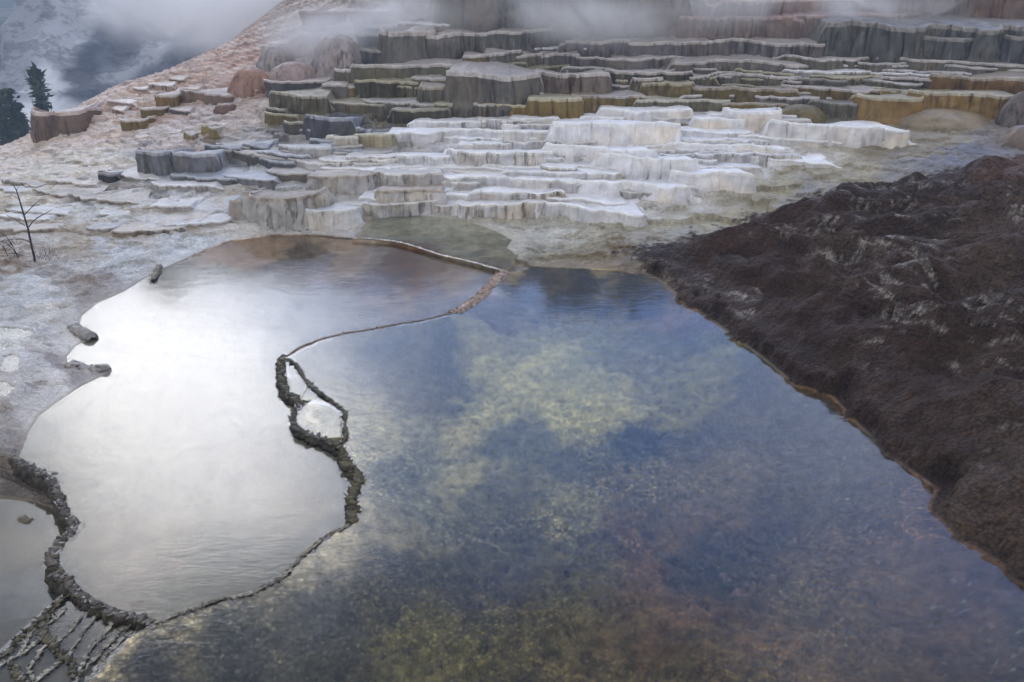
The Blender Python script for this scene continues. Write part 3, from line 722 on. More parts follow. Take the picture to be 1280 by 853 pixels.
GR, DG, BG = (.20, .185, .17), (.10, .10, .105), (.13, .14, .17)
OL, DO, GD, GO = (.15, .125, .055), (.085, .075, .04), (.25, .18, .08), (.15, .095, .04)
TN, PK, RB = (.30, .24, .19), (.34, .24, .22), (.22, .13, .10)
WH, LG, FG = (.74, .74, .77), (.50, .50, .52), (.42, .42, .44)
TP, TW, TB = (.42, .38, .36), (.66, .65, .67), (.30, .25, .20)
g1_, g2_, g3_, g4_, g5_ = 'grey ledges standing in the steam', 'olive and gold ledges above the white steps', 'fluted white steps', 'banded ledges of the upper mound', 'scattered ledges on the pale left slope'
L = [
    # crest in the steam
    (384, 446, 13, 29, RB, PK, 'reddish flat-topped slab on the crest beside the grey cliff, furthest left of the steamy ledges', g1_, dict(block=True, over=0.35, back=1.6)),
    (448, 492, 13, 30, PK, PK, 'pinkish slab fading into steam, just right of the reddish flat-topped slab', g1_, dict(block=True, over=0.25, back=1.6)),
    (545, 690, -22, 27, (.24, .22, .21), TP, 'tall grey wall half lost in steam at the top edge', g1_, dict(flute=0.4)),
    (690, 850, -26, 20, (.24, .20, .19), TP, 'brown-grey wall in thin steam at the top edge, right of the tall grey wall', g1_, {}),
    (455, 503, 32, 46, BG, TP, 'blue-grey lip above the bowl-shaped overhang', g1_, dict(over=0.2)),
    (500, 570, 29, 42, TP, TW, 'low pale mound-like ledge crowning the grey block', g1_, {}),
    (456, 490, 42, 64, BG, TP, 'bowl-shaped dark overhang at the left end of the grey block', g1_, dict(block=True, over=0.35)),
    (449, 488, 62, 82, DG, GR, 'dark stub of rock under the bowl-shaped overhang', g1_, {}),
    (484, 535, 39, 82, GR, TP, 'tall grey fluted block with pale drips, standing in steam', g1_, dict(block=True, flute=1.4)),
    (530, 578, 42, 72, (.19, .17, .16), TP, 'brownish block joined to the right of the tall fluted block', g1_, {}),
    (573, 716, 37, 61, (.17, .16, .15), TP, 'long even grey wall behind the drifting steam', g1_, {}),
    (712, 1038, 50, 73, (.20, .18, .19), TP, 'longest straight grey ledge, running left of the great dark curtain', g4_, {}),
    (852, 992, 21, 48, (.28, .21, .19), PK, 'pinkish brown block ledge above the longest straight ledge', g4_, {}),
    (985, 1122, 18, 38, (.30, .23, .21), PK, 'pink-grey ledge between the pinkish block and the top right corner', g4_, {}),
    (900, 1062, 0, 12, PK, (.48, .36, .34), 'pale pink stepped ledge at the top edge', g4_, {}),
    (1105, 1300, -14, 20, (.26, .18, .15), PK, 'rusty-grey wall in the top right corner', g4_, {}),
    (1038, 1310, 28, 74, (.13, .13, .12), GR, 'great dark fluted curtain on the right', g4_, dict(flute=1.6)),
    (1170, 1268, 47, 76, (.13, .13, .13), GR, 'rounded curtain in front of the great dark curtain, its left end pale', g4_, dict(block=True, flute=1.4, rnd=2.6)),
    (1262, 1320, 47, 78, DG, GR, 'dark curtain cut by the right edge, beside the rounded curtain', g4_, {}),
    # stepped cluster in the middle
    (578, 612, 70, 88, OL, TP, 'olive-brown block, leftmost of the four small blocks in the middle', g1_, {}),
    (606, 652, 65, 86, (.18, .16, .13), TP, 'grey-olive block, second of the four small blocks in the middle', g1_, {}),
    (647, 679, 69, 88, (.20, .17, .12), TP, 'tan block, third of the four small blocks in the middle', g1_, {}),
    (675, 722, 66, 86, (.18, .17, .16), TP, 'grey block, rightmost of the four small blocks in the middle', g1_, {}),
    (640, 742, 59, 69, (.20, .19, .19), TW, 'thin pale ledge lying over the four small blocks', g1_, {}),
    (715, 850, 73, 86, (.22, .20, .19), TP, 'low grey ledge right of the four small blocks', g4_, {}),
    (845, 985, 73, 92, (.21, .19, .17), TP, 'grey-tan ledge left of the dark curtain, above the striped pale ledge', g4_, {}),
    (934, 992, 80, 92, (.24, .23, .19), TP, 'short pale lump ledge on the end of the grey-tan ledge', g4_, {}),
    (980, 1290, 73, 88, (.17, .155, .11), TP, 'olive-grey ledge running below the great dark curtain', g4_, {}),
    # left olive group
    (444, 580, 81, 104, (.17, .155, .10), TP, 'long olive-grey ledge below the tall fluted block', g2_, {}),
    (419, 447, 85, 105, (.16, .145, .09), TP, 'small olive ledge at the left end of the long olive-grey ledge', g2_, {}),
    (441, 524, 101, 119, DO, (.34, .30, .20), 'dark olive ledge with a pale lip under the long olive-grey ledge', g2_, dict(over=0.15)),
    (405, 445, 107, 119, OL, TP, 'low olive lump ledge left of the dark olive ledge', g2_, {}),
    (566, 676, 90, 134, (.17, .155, .13), TP, 'tallest grey-brown wall in the middle of the mound', g2_, dict(flute=1.3)),
    (670, 756, 90, 121, (.24, .185, .15), TP, 'tan wall joined to the right of the tallest grey-brown wall', g2_, {}),
    (515, 570, 97, 114, (.19, .17, .12), TP, 'stubby grey-olive ledge left of the tallest wall', g2_, {}),
    (520, 566, 108, 134, (.17, .15, .10), TB, 'lumpy olive foot below the stubby ledge', g2_, {}),
    (574, 614, 119, 133, (.20, .19, .16), TP, 'small grey step at the foot of the tallest wall', g2_, {}),
    (611, 678, 117, 133, (.19, .18, .15), TP, 'wider grey step at the foot of the tallest wall', g2_, {}),
    (702, 750, 107, 122, (.22, .19, .13), TP, 'small tan step under the tan wall', g2_, {}),
    (757, 862, 90, 110, DO, TP, 'dark olive ledge right of the tan wall', g2_, {}),
    (845, 992, 91, 106, (.15, .14, .10), TP, 'dark striped ledge above the mossy long ledge', g2_, {}),
    (787, 830, 97, 120, (.20, .18, .12), TP, 'pale olive step between the two mossy ledges', g2_, {}),
    (803, 866, 103, 126, OL, (.34, .30, .20), 'mossy olive block under the dark olive ledge', g2_, {}),
    (862, 990, 109, 131, (.125, .10, .035), TB, 'longest mossy green-brown ledge above the white steps', g2_, {}),
    (991, 1082, 88, 101, FG, TW, 'striped pale grey ledge left of the gold-brown curtain', g2_, {}),
    (1060, 1180, 91, 101, (.30, .30, .29), TW, 'thin pale ledge above the dark water ledges', g2_, {}),
    (897, 1015, 97, 107, (.17, .16, .12), TP, 'thin dark ledge over the longest mossy ledge', g2_, {}),
    (983, 1090, 110, 127, OL, TP, 'olive ledge with dripping edge, right of the longest mossy ledge', g2_, {}),
    (1010, 1110, 99, 111, (.13, .12, .09), GR, 'dark thin ledge above the dripping olive ledge', g2_, {}),
    (1115, 1185, 96, 112, DO, TP, 'dark ledge tucked left of the gold-brown curtain', g2_, {}),
    (1178, 1300, 96, 120, GO, TB, 'gold-brown curtain high at the right edge', g2_, dict(flute=1.5)),
    (1150, 1186, 100, 110, (.30, .26, .18), TP, 'small pale roll on the gold-brown curtain', g2_, {}),
    (1088, 1152, 112, 124, (.22, .16, .06), TB, 'low gold ledge above the gold fluted curtain', g2_, {}),
    (1148, 1264, 116, 142, (.27, .20, .10), (.40, .36, .28), 'wide gold fluted curtain near the right edge', g2_, dict(flute=1.6)),
    (1090, 1154, 122, 149, GD, (.38, .34, .24), 'bulging gold curtain left of the wide gold curtain', g2_, dict(block=True, flute=1.5, rnd=2.6)),
    (1020, 1095, 127, 140, (.14, .13, .09), GR, 'dark mossy step left of the bulging gold curtain', g2_, {}),
    (900, 984, 128, 140, (.17, .145, .06), TB, 'low mossy ledge just above the white block', g2_, {}),
    (715, 745, 118, 140, (.16, .125, .05), TB, 'olive knob left of the striped mossy shelf', g2_, {}),
    (740, 804, 119, 134, (.18, .15, .07), TP, 'striped mossy shelf beside the olive knob', g2_, {}),
    (800, 905, 124, 138, (.20, .18, .11), (.44, .42, .34), 'pale mossy shelf above the white steps', g2_, {}),
    (661, 722, 121, 147, (.19, .15, .06), (.40, .36, .24), 'lumpy gold-green ledge above the first white steps', g2_, {}),
    (600, 668, 131, 147, (.25, .18, .07), (.40, .34, .22), 'row of gold knobs over the upper white steps', g2_, {}),
    (545, 606, 128, 143, (.17, .15, .09), (.36, .33, .24), 'low olive ledge left of the gold knobs', g2_, {}),
    (494, 560, 136, 149, DO, (.26, .24, .18), 'dark low ledge at the left end of the gold knobs', g2_, {}),
    # white steps
    (752, 864, 134, 151, (.66, .65, .66), TW, 'white ledge tucked under the pale mossy shelf', g3_, {}),
    (640, 700, 145, 158, (.60, .60, .62), TW, 'small white step, highest and furthest left of the smooth white ones', g3_, {}),
    (692, 846, 148, 184, WH, (.74, .74, .78), 'long smooth white curtain under the pale ledge', g3_, dict(flute=1.2, belly=0.08)),
    (612, 700, 160, 177, (.64, .65, .70), TW, 'white step left of the long smooth curtain', g3_, {}),
    (868, 934, 145, 162, (.70, .69, .70), TW, 'low white roll left of the round white block', g3_, {}),
    (915, 974, 135, 161, (.66, .64, .64), TW, 'round white block with a yellow crease, under the mossy ledge', g3_, dict(block=True, rnd=2.4, belly=0.1)),
    (970, 1110, 150, 178, (.72, .70, .70), (.70, .68, .68), 'white fluted curtain furthest right of the white steps', g3_, dict(flute=1.4)),
    (838, 980, 178, 196, WH, (.74, .74, .78), 'smooth white roll below the white fluted curtain', g3_, dict(belly=0.15)),
    (681, 806, 179, 204, (.72, .73, .77), (.70, .70, .74), 'white step below the long smooth curtain', g3_, dict(belly=0.08)),
    (744, 868, 192, 221, WH, (.74, .74, .78), 'big smooth white bulge in the middle of the steps', g3_, dict(belly=0.12)),
    (557, 690, 185, 208, (.60, .60, .63), TW, 'grey-white fluted step with dark gaps, left of the smooth ones', g3_, dict(flute=1.8)),
    (432, 500, 192, 210, (.52, .52, .55), (.50, .48, .47), 'grey-white step with ragged top, upper left of the steps', g3_, dict(flute=1.6)),
    (496, 564, 191, 211, (.58, .58, .61), TW, 'white dripping step between two grey-white ones', g3_, dict(flute=1.8)),
    (388, 470, 213, 238, (.46, .45, .45), (.36, .32, .28), 'grey curtain with brown gaps above the big drum', g3_, dict(flute=2.0)),
    (466, 550, 211, 235, (.48, .47, .48), (.44, .42, .40), 'grey fluted step right of the curtain with brown gaps', g3_, dict(flute=1.8)),
    (674, 724, 204, 221, (.44, .38, .32), TW, 'brown-streaked small step beneath the white step', g3_, dict(flute=1.8)),
    (622, 718, 220, 238, (.60, .59, .62), TW, 'ribbed white step with small dark holes', g3_, dict(flute=1.8)),
    (530, 632, 217, 230, (.58, .58, .61), TW, 'low ribbed step left of the one with small dark holes', g3_, dict(flute=1.6)),
    (838, 935, 210, 234, (.74, .74, .78), (.74, .74, .78), 'low smooth white bulge at the right of the lower steps', g3_, dict(belly=0.15)),
    (712, 860, 228, 248, (.72, .72, .76), (.70, .70, .74), 'broad low white roll near the foot of the steps', g3_, dict(belly=0.15)),
    (590, 704, 236, 252, (.58, .57, .59), TW, 'narrow grey-white roll above the lowest step', g3_, dict(flute=1.5)),
    (470, 552, 233, 260, (.56, .55, .56), (.34, .29, .24), 'fluted step with a brown tread and broken right end', g3_, dict(flute=2.0)),
    (568, 682, 251, 270, (.58, .57, .58), (.54, .52, .50), 'lowest ribbed step beside the upper pool', g3_, dict(flute=1.8)),
    (672, 800, 257, 273, (.66, .66, .69), TW, 'lowest smooth step, right of the lowest ribbed step', g3_, dict(belly=0.1)),
    (310, 392, 240, 282, (.42, .41, .40), (.28, .24, .20), 'big round fluted drum with a brown top', g3_, dict(block=True, flute=2.2, rnd=2.6)),
    (288, 314, 248, 272, (.34, .33, .33), (.26, .22, .18), 'small grey stub left of the big drum', g3_, dict(flute=1.5)),
    (384, 446, 258, 283, (.58, .58, .60), (.50, .50, .50), 'rounded white step right of the big drum', g3_, dict(flute=1.4, rnd=2.4)),
    (408, 450, 168, 187, (.46, .42, .36), (.48, .46, .42), 'tan fluted step at the upper left of the steps', g3_, dict(flute=1.6)),
    (446, 492, 164, 182, (.38, .34, .24), (.40, .38, .30), 'yellowish step joined to the tan fluted step', g3_, dict(flute=1.2)),
    (345, 412, 180, 197, (.36, .35, .35), (.44, .44, .46), 'grey low ledge left of the tan fluted step', g3_, {}),
    # dark and olive ledges left of centre
    (383, 438, 146, 172, (.13, .13, .145), (.28, .29, .34), 'dark slate-grey curtain below the olive ledges', g5_, dict(flute=1.6)),
    (330, 372, 142, 154, OL, (.34, .31, .20), 'yellow-olive broken ledge left of the slate-grey curtain', g5_, {}),
    (356, 396, 153, 167, (.10, .085, .06), (.28, .26, .22), 'dark brown hollow ledge under the yellow-olive one', g5_, {}),
    (338, 404, 101, 115, (.14, .14, .15), (.44, .38, .37), 'dark flat table ledge with a pale top, on the pink slope', g5_, dict(block=True, over=0.3, back=1.5)),
    (398, 436, 105, 121, (.19, .17, .15), TP, 'grey-brown ledge right of the dark flat table', g5_, {}),
    (338, 412, 118, 138, (.17, .15, .09), (.34, .31, .24), 'olive-grey ledge with a blue-grey left end, below the dark flat table', g5_, {}),
    (332, 358, 136, 148, DO, (.28, .26, .20), 'small dark knob below the olive-grey ledge', g5_, {}),
    (172, 216, 188, 215, (.20, .21, .235), (.36, .36, .40), 'blue-grey ledge, left half of the double ledge on the pale slope', g5_, {}),
    (212, 274, 190, 214, (.23, .235, .26), (.38, .38, .42), 'lighter blue-grey ledge, right half of the double ledge', g5_, {}),
    (120, 146, 216, 225, (.030, .028, .028), (.20, .18, .18), 'small black-faced ledge alone on the left slope', g5_, dict(over=0.05, flute=0.3)),
    (198, 222, 118, 134, (.20, .145, .06), (.44, .38, .34), 'golden-brown block at the left end of the brown ledge', g5_, dict(block=True, over=0.15)),
    (218, 292, 115, 128, (.27, .19, .13), (.42, .36, .34), 'long brown ledge across the pink slope', g5_, {}),
    (152, 182, 149, 163, (.19, .15, .06), (.50, .44, .40), 'flat mustard ledge, lowest of the mustard ones', g5_, dict(block=True, over=0.2)),
    (177, 201, 135, 146, (.17, .13, .05), (.50, .44, .40), 'mustard ledge up the slope from the lowest mustard one', g5_, dict(block=True, over=0.2)),
    (208, 240, 137, 143, (.16, .13, .13), (.50, .44, .42), 'thin dark sliver ledge beside the mustard ledges', g5_, {}),
    (245, 274, 158, 171, (.27, .24, .12), (.44, .40, .32), 'yellow-green ledge above the little tan pool', g5_, {}),
    (226, 246, 167, 175, (.24, .20, .10), (.46, .42, .36), 'tiny yellow ledge left of the little tan pool', g5_, {}),
    (36, 96, 140, 172, (.22, .15, .11), (.50, .40, .36), 'brown overhanging ledge on the far left skyline', g5_, dict(block=True, back=2.5)),
    (4, 40, 152, 172, (.10, .085, .08), (.36, .32, .32), 'dark ledge on the far left skyline, below the tall tree', g5_, dict(block=True, back=2.5)),
]
rl = random.Random(11)
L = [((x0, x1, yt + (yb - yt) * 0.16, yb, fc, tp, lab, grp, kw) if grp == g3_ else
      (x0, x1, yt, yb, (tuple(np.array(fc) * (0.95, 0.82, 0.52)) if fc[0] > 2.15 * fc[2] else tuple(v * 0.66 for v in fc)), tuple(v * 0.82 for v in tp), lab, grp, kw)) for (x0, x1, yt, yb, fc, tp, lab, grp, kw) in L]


def fill(count, box, wpx, hpx, faces_, tops_, lab, grp, fl, keep=lambda u, v: True):
    k = 0
    while k < count:
        u, v = rl.uniform(box[0], box[2]), rl.uniform(box[1], box[3])
        if not keep(u, v):
            continue
        w_, h_ = rl.uniform(*wpx), rl.uniform(*hpx)
        q_ = rl.randrange(len(faces_)); m_ = rl.uniform(0.8, 1.15)
        L.append((round(u - w_ / 2), round(u + w_ / 2), v - h_, v, tuple(min(.78, c * m_) for c in faces_[q_]), tuple(min(.78, c * m_) for c in tops_[q_]), lab, grp, dict(flute=fl)))
        k += 1


fill(64, (400, 150, 1010, 270), (45, 150), (5, 11), [(.62, .62, .65), (.56, .56, .58), (.70, .70, .73)], [(.64, .64, .67), (.52, .50, .48), (.70, .70, .74)],
     'small low white step among the larger fluted white steps', 'small white steps', 1.8, lambda u, v: v < 270 - max(0, u - 740) * 0.26 and u > 640 - (v - 140) * 3)
fill(22, (730, 86, 1270, 128), (70, 230), (6, 12), [(.13, .12, .10), (.10, .085, .045), (.15, .125, .07), (.14, .125, .12)], [(.34, .32, .31), (.26, .24, .16), (.30, .27, .18), (.36, .34, .34)],
     'thin dark ledge between the long ledges of the right half of the mound', 'thin ledges of the mound', 1.4)
fill(14, (430, 88, 700, 140), (40, 110), (6, 12), [(.12, .11, .09), (.09, .08, .04), (.14, .12, .08)], [(.32, .30, .28), (.24, .22, .14), (.30, .27, .2)],
     'thin grey-olive ledge among the blocks of the middle mound', 'thin ledges of the middle mound', 1.4)
fill(26, (230, 165, 470, 232), (30, 90), (5, 11), [(.11, .115, .13), (.13, .12, .11), (.16, .16, .175)], [(.26, .27, .30), (.30, .28, .26), (.36, .37, .42)],
     'low slate-grey step in the dark stepped band left of the white steps', 'slate-grey steps', 1.4, lambda u, v: v > 232 - (u - 200) * 0.28 - 20 and v < 245 - (u - 230) * 0.16)
fill(19, (5, 205, 290, 298), (30, 100), (2, 5), [(.36, .34, .32), (.28, .25, .22), (.44, .43, .43)], [(.52, .51, .51), (.44, .40, .36), (.58, .58, .60)],
     'low chalky crust step on the pale left flat', 'chalky crust steps', 1.2, lambda u, v: v > 225 - u * 0.05)
fill(8, (120, 60, 330, 160), (16, 40), (3, 6), [(.24, .17, .13), (.20, .15, .09), (.28, .22, .20)], [(.50, .42, .38), (.46, .40, .34), (.52, .46, .44)],
     'small brownish step on the pink slope', 'small steps on the pink slope', 1.2, lambda u, v: v > 150 - (u - 60) * 0.33)
def short(lab):
    for cut in (',', ' with ', ' under', ' below', ' above', ' beside', ' left of', ' right of', ' at the', ' in the', ' of the', ' between', ' near', ' on the', ' behind', ' joined', ' standing', ' crowning',
                ' fading', ' running', ' lying', ' tucked', ' cut', ' half', ' alone', ' across', ' furthest', ' down', ' up ', ' in steam', ' in thin', ' over', ' beneath', ' high'):
        lab = lab.split(cut)[0]
    return lab


# each small step is told by its nearest large neighbour
NAMED = [e for e in L if not e[7].startswith(('small', 'thin', 'slate', 'chalky'))]
words, order = {}, {}
for k_, e in enumerate(L):
    if e in NAMED:
        continue
    u_, v_ = (e[0] + e[1]) / 2, e[3]
    nb_ = min(NAMED, key=lambda q: math.hypot(((q[0] + q[1]) / 2 - u_) * 0.6, (q[3] - v_) * 1.6))
    du, dv = u_ - (nb_[0] + nb_[1]) / 2, v_ - nb_[3]
    rel = ('right of' if du > 0 else 'left of') if abs(du) > 0.5 * (nb_[1] - nb_[0]) else ('below' if dv > 0 else 'above')
    kind = {'sma': 'low white step', 'thi': 'thin dark ledge', 'sla': 'slate-grey step', 'cha': 'chalky crust step'}[e[7][:3]]
    if 'pink' in e[7]:
        kind = 'small brownish step'
    size = 'narrow' if e[1] - e[0] < 50 else ('long' if e[1] - e[0] > 100 else 'middling')
    words.setdefault(f'{size} {kind} {rel} the {short(nb_[6])}', []).append(k_)
ORD = ['first', 'second', 'third', 'fourth', 'fifth', 'sixth', 'seventh', 'eighth', 'ninth', 'tenth', 'eleventh', 'twelfth']
for t_, ks in words.items():
    ks.sort(key=lambda k: L[k][0] + L[k][1])
    for n_, k in enumerate(ks):
        lab_ = t_ if len(ks) == 1 else f'{t_}, {ORD[min(n_, 11)]} from left'
        L[k] = L[k][:6] + (lab_,) + L[k][7:]
for e_ in L:
    gx_, gy_, gz_, W_, zt_, h_, D_ = ledge_plan(*e_[:4], back=e_[8].get('back'))
    if not e_[7].startswith(('small', 'thin', 'slate', 'chalky')):
        clear_under(gx_, gy_, W_, D_, zt_)

allV = np.stack([Xg, Yg, Zg], -1).reshape(-1, 3)
allC = Cg.reshape(-1, 3)
faces = grid_faces(R_ROWS, R_COLS)[:, ::1]
zf = zone[:-1, :-1].reshape(-1)
for zi, nm, mt in ((0, 'ground', M_GROUND), (1, 'bank', M_BANK), (2, 'pool_bed', M_BED), (3, 'pool_bed', M_BED_A)):
    fs = faces[zf == zi]
    used, inv = np.unique(fs, return_inverse=True)
    structure(mesh_obj(nm, allV[used], inv.reshape(fs.shape), mt, allC[used]))


def land_z(x, y):
    """height of the built sheet"""
    if y <= 3.95:
        return float(base(x, y))
    i = int(np.clip(np.searchsorted(lnY, math.log(y)), 0, R_ROWS - 1)); j = int(np.clip(np.searchsorted(tx, x / y), 0, R_COLS - 1))
    return float(Zg[i, j])


# ------------------------------------------------------------------ water
def water_sheet(name, poly, z, mat, grow=0.04):
    P = np.array(poly)[:, :2]
    c = P.mean(0)
    area = 0.5 * np.sum(P[:, 0] * np.roll(P[:, 1], -1) - np.roll(P[:, 0], -1) * P[:, 1])
    nrm = []
    for i in range(len(P)):
        a, b = P[i - 1], P[(i + 1) % len(P)]
        t = (b - a) / (np.linalg.norm(b - a) + 1e-9)
        n_ = np.array([t[1], -t[0]]) * (1 if area > 0 else -1)
        nrm.append(n_)
    Q = P + np.array(nrm) * grow
    V = [(q[0], q[1], z) for q in Q]
    idx = list(range(len(V)))
    if area < 0:
        idx = idx[::-1]
    import bmesh
    bm = bmesh.new()
    vs = [bm.verts.new(v) for v in V]
    bm.faces.new([vs[i] for i in idx])
    bmesh.ops.triangulate(bm, faces=bm.faces[:])
    me = bpy.data.meshes.new(name)
    bm.to_mesh(me); bm.free()
    me.materials.append(mat)
    o = bpy.data.objects.new(name, me)
    COL.objects.link(o)
    return structure(o)


WA = [((x + 0.42) if 3 <= i <= 17 else x, y, z) for i, (x, y, z) in enumerate(POOL_A)]
water_sheet('water', WA, LA, M_WATER, 0.0)
for pp_, zl_ in PUDDLES:
    water_sheet('water', pp_, zl_, M_WATER_S, 0.08)
water_sheet('water', POOL_B, LB, M_WATER_B, 0.06)
water_sheet('water', POOL_C, LC, M_WATER_S, 0.10)
water_sheet('water', POOL_D, LD, M_WATER_S, 0.0)
water_sheet('water', POOL_E, LE, M_WATER_S, 0.0)

# ------------------------------------------------------------------ travertine ledges: each one a thing with face, rim and shelf
def ledge(x0, x1, yt, yb, face, top, label, group, flute=1.0, rnd=2.5, over=0.0, rim=None, seed=None, block=False, back=None, belly=0.0):
    seed = int(x0 * 7 + yt * 13 + 1) % 97 if seed is None else seed
    xc, gy, gz, W, zt, h, D = ledge_plan(x0, x1, yt, yb, back)
    if block:
        Df = min(W * 0.75, D * 0.95, 1.9)
        th = np.linspace(math.pi, 0, 220)
        c_, s_ = np.cos(th), np.sin(th)
        px_ = W * np.sign(c_) * np.abs(c_) ** (2 / rnd)
        py_ = Df * (1 - np.abs(s_) ** (2 / rnd))
        px_ = np.concatenate([[-W * 0.97], px_, [W * 0.97]]); py_ = np.concatenate([[D], py_, [D]])
    else:
        # the wall follows a contour of the slope and dies out at both ends
        px_ = np.linspace(-W * 1.04, W * 1.04, 260)
        slope = np.maximum((base(xc + px_, gy + 0.6 + 0 * px_) - base(xc + px_, gy - 0.6 + 0 * px_)) / 1.2, 0.14)
        dev = (gz - base(xc + px_, gy + 0 * px_)) / slope
        lim = 0.25 + 0.30 * W
        py_ = lim * np.tanh(dev / lim)
        py_ = py_ - np.interp(0, px_, py_)
        mw = min(W, 3.0)
        py_ = py_ + mw * 0.26 * fbm(px_ * 0.7, px_ * 0 + seed * 1.7, 3, 0.5, seed + 1) - mw * 0.16 * np.abs(gnoise(px_ * 1.3 / max(0.5, mw * 0.5), px_ * 0 + seed, seed + 2))
        py_ = py_ + 0.30 * min(D, 1.2) * (np.abs(px_) / (W * 1.04)) ** 6
    seg = np.hypot(np.diff(px_), np.diff(py_)); L = np.concatenate([[0], np.cumsum(seg)])
    N = int(np.clip(L[-1] / 0.035, 24, 260))
    sl = np.linspace(0, L[-1], N)
    px_, py_ = np.interp(sl, L, px_), np.interp(sl, L, py_)
    hvar = 0.20 * fbm(px_ * 0.8, px_ * 0 + 3, 3, 0.5, seed + 71) * h * (0 if block else 1)
    tx_, ty_ = np.gradient(px_), np.gradient(py_)
    tl = np.hypot(tx_, ty_) + 1e-9
    nx, ny = ty_ / tl, -tx_ / tl                                   # outward, towards the front
    sc_ = 0.24 * min(W, 2.8) * fbm(sl * 0.38, sl * 0 + seed, 2, 0.5, seed) + (0.12 * min(1, W) + 0.03) * fbm(sl * 1.1, sl * 0 + seed, 3, 0.5, seed + 4)
    sc_ += 0.10 * np.abs(np.sin(sl * (1.9 + 0.8 * gnoise(sl * 0.2, sl * 0, seed)) + seed)) ** 0.6 * min(1, h * 2) * min(1, W)
    # notches between neighbouring curtains
    sc_ -= (0.05 + 0.10 * h) * smooth(0.16, 0.0, np.abs(gnoise(sl * 0.7, sl * 0 + 3.3, seed + 8)))
    q = np.concatenate([np.linspace(0, 0.86, 13), [0.90, 0.94, 0.97, 1.0]])
    Q, S = np.meshgrid(q, sl, indexing='ij')
    gb = base(xc + px_, gy + py_)
    tt_ = np.abs(px_) / (W * 1.04)
    wb = smooth(0.35, 0.95, py_ / D) if block else np.maximum(smooth(0.84, 0.99, tt_ + 0.05 * gnoise(px_ * 3, px_ * 0, seed)), 0)
    ztl = (zt + hvar) * (1 - wb) + (gb - 0.06) * wb
    zbot = gz - 0.45
    lipz = 0.035 * h * fbm(sl * 0.9, sl * 0 + 7, 2, 0.5, seed + 2) + 0.012 * gnoise(sl * 5, sl * 0, seed)
    fl = flute * min(h, 0.8)
    off = sc_[None, :] * (0.5 + 0.5 * Q)
    off = off + h * (0.14 + belly) * np.sin(np.pi * np.clip(Q * 1.06, 0, 1)) ** 0.8 * (0.8 + 0.5 * gnoise(S * 1.1, Q * 1.2, seed + 3))
    stp = smooth(0.42, 0.36, Q) * smooth(-0.1, 0.35, fbm(S * 0.5, S * 0 + 4, 2, 0.5, seed + 60))
    off = off + 0.16 * h * stp
    off = off + h * 0.16 * (1 - Q) ** 2 + over * h * smooth(0.55, 1.0, Q)
    col_ = 1 - np.abs(gnoise(S * 3.4 + 0.4 * gnoise(S * 2, Q * 3, seed), Q * 0.9, seed + 11))
    col2 = 1 - np.abs(gnoise(S * 9.0, Q * 1.3, seed + 12))
    off = off + fl * (0.17 * (col_ - 0.7) + 0.075 * (col2 - 0.7)) * smooth(1.02, 0.80, Q)
    off = off + 0.03 * fbm(S * 3, Q * h * 5, 3, 0.6, seed + 20)
    lip = smooth(0.88, 0.94, Q)
    off = off + 0.018 * lip - 0.03 * smooth(0.965, 1.0, Q)
    FX = xc + px_[None, :] + nx[None, :] * off
    FY = gy + py_[None, :] + ny[None, :] * off
    FZ = np.minimum(zbot, gb - 0.35)[None, :] * (1 - Q) + ztl[None, :] * Q + lipz[None, :] * Q
    mt_ = M_SMOOTH if min(face) > 0.63 else M_LEDGE
    root = empty('travertine_terrace', (xc, gy, gz))
    tag(root, label, 'terrace', group)
    o3 = np.array([xc, gy, gz])
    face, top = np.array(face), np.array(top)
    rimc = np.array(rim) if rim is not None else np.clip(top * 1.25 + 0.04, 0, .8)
    V = np.stack([FX, FY, FZ], -1)
    nq = 14                                                      # rows of the face
    patch = fbm(S * 1.3, Q * 2.2, 4, 0.6, seed + 30)[..., None]
    fc = face * (1 + 0.45 * patch)
    warm = smooth(-0.1, 0.4, fbm(S * 0.9, Q * 0.7, 3, 0.5, seed + 33))[..., None]
    fc = fc * (1 - 0.35 * warm) + fc * np.array((1.25, 1.0, 0.62)) * 0.35 * warm
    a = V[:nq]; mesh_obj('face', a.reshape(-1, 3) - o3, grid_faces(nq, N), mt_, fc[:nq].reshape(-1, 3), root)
    # shelf rings
    t = np.array([0, 0.012, 0.03, 0.06, 0.12, 0.22, 0.36, 0.52, 0.7, 0.86, 1.0])
    T_, S2 = np.meshgrid(t, sl, indexing='ij')
    lipP = V[-1]
    spx, spy = xc + px_ * 0.9, gy + D + 0.25 * fbm(sl * 0.6, sl * 0 + 2, 2, 0.5, seed + 50)
    zbk = np.minimum(base(spx, spy) - 0.05, zt + 0.03)
    TX = lipP[None, :, 0] * (1 - T_) + spx[None, :] * T_
    TY = lipP[None, :, 1] * (1 - T_) + spy[None, :] * T_
    TZ = lipP[None, :, 2] * (1 - T_) + zbk[None, :] * T_ - 0.03 * min(1, h * 2) * smooth(0, 0.06, T_) * smooth(0.5, 0.1, T_) \
        + 0.03 * fbm(TX * 2, TY * 2, 3, 0.5, seed) * smooth(0, 0.1, T_)
    TV = np.stack([TX, TY, TZ], -1)
    tp = fbm(TX * 1.4, TY * 2.2, 4, 0.6, seed + 40)[..., None]
    tcol = top * (1 + 0.4 * tp)
    rv = np.concatenate([V[nq - 1:], TV[1:3]], 0)
    rc = rimc * (1 + 0.25 * fbm(np.broadcast_to(sl, rv.shape[:2]) * 4, rv[..., 2] * 5, 3, 0.6, seed)[..., None])
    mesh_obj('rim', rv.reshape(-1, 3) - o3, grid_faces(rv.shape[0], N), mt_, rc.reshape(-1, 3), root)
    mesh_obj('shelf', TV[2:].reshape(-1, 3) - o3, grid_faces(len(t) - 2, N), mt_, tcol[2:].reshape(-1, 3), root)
    return root


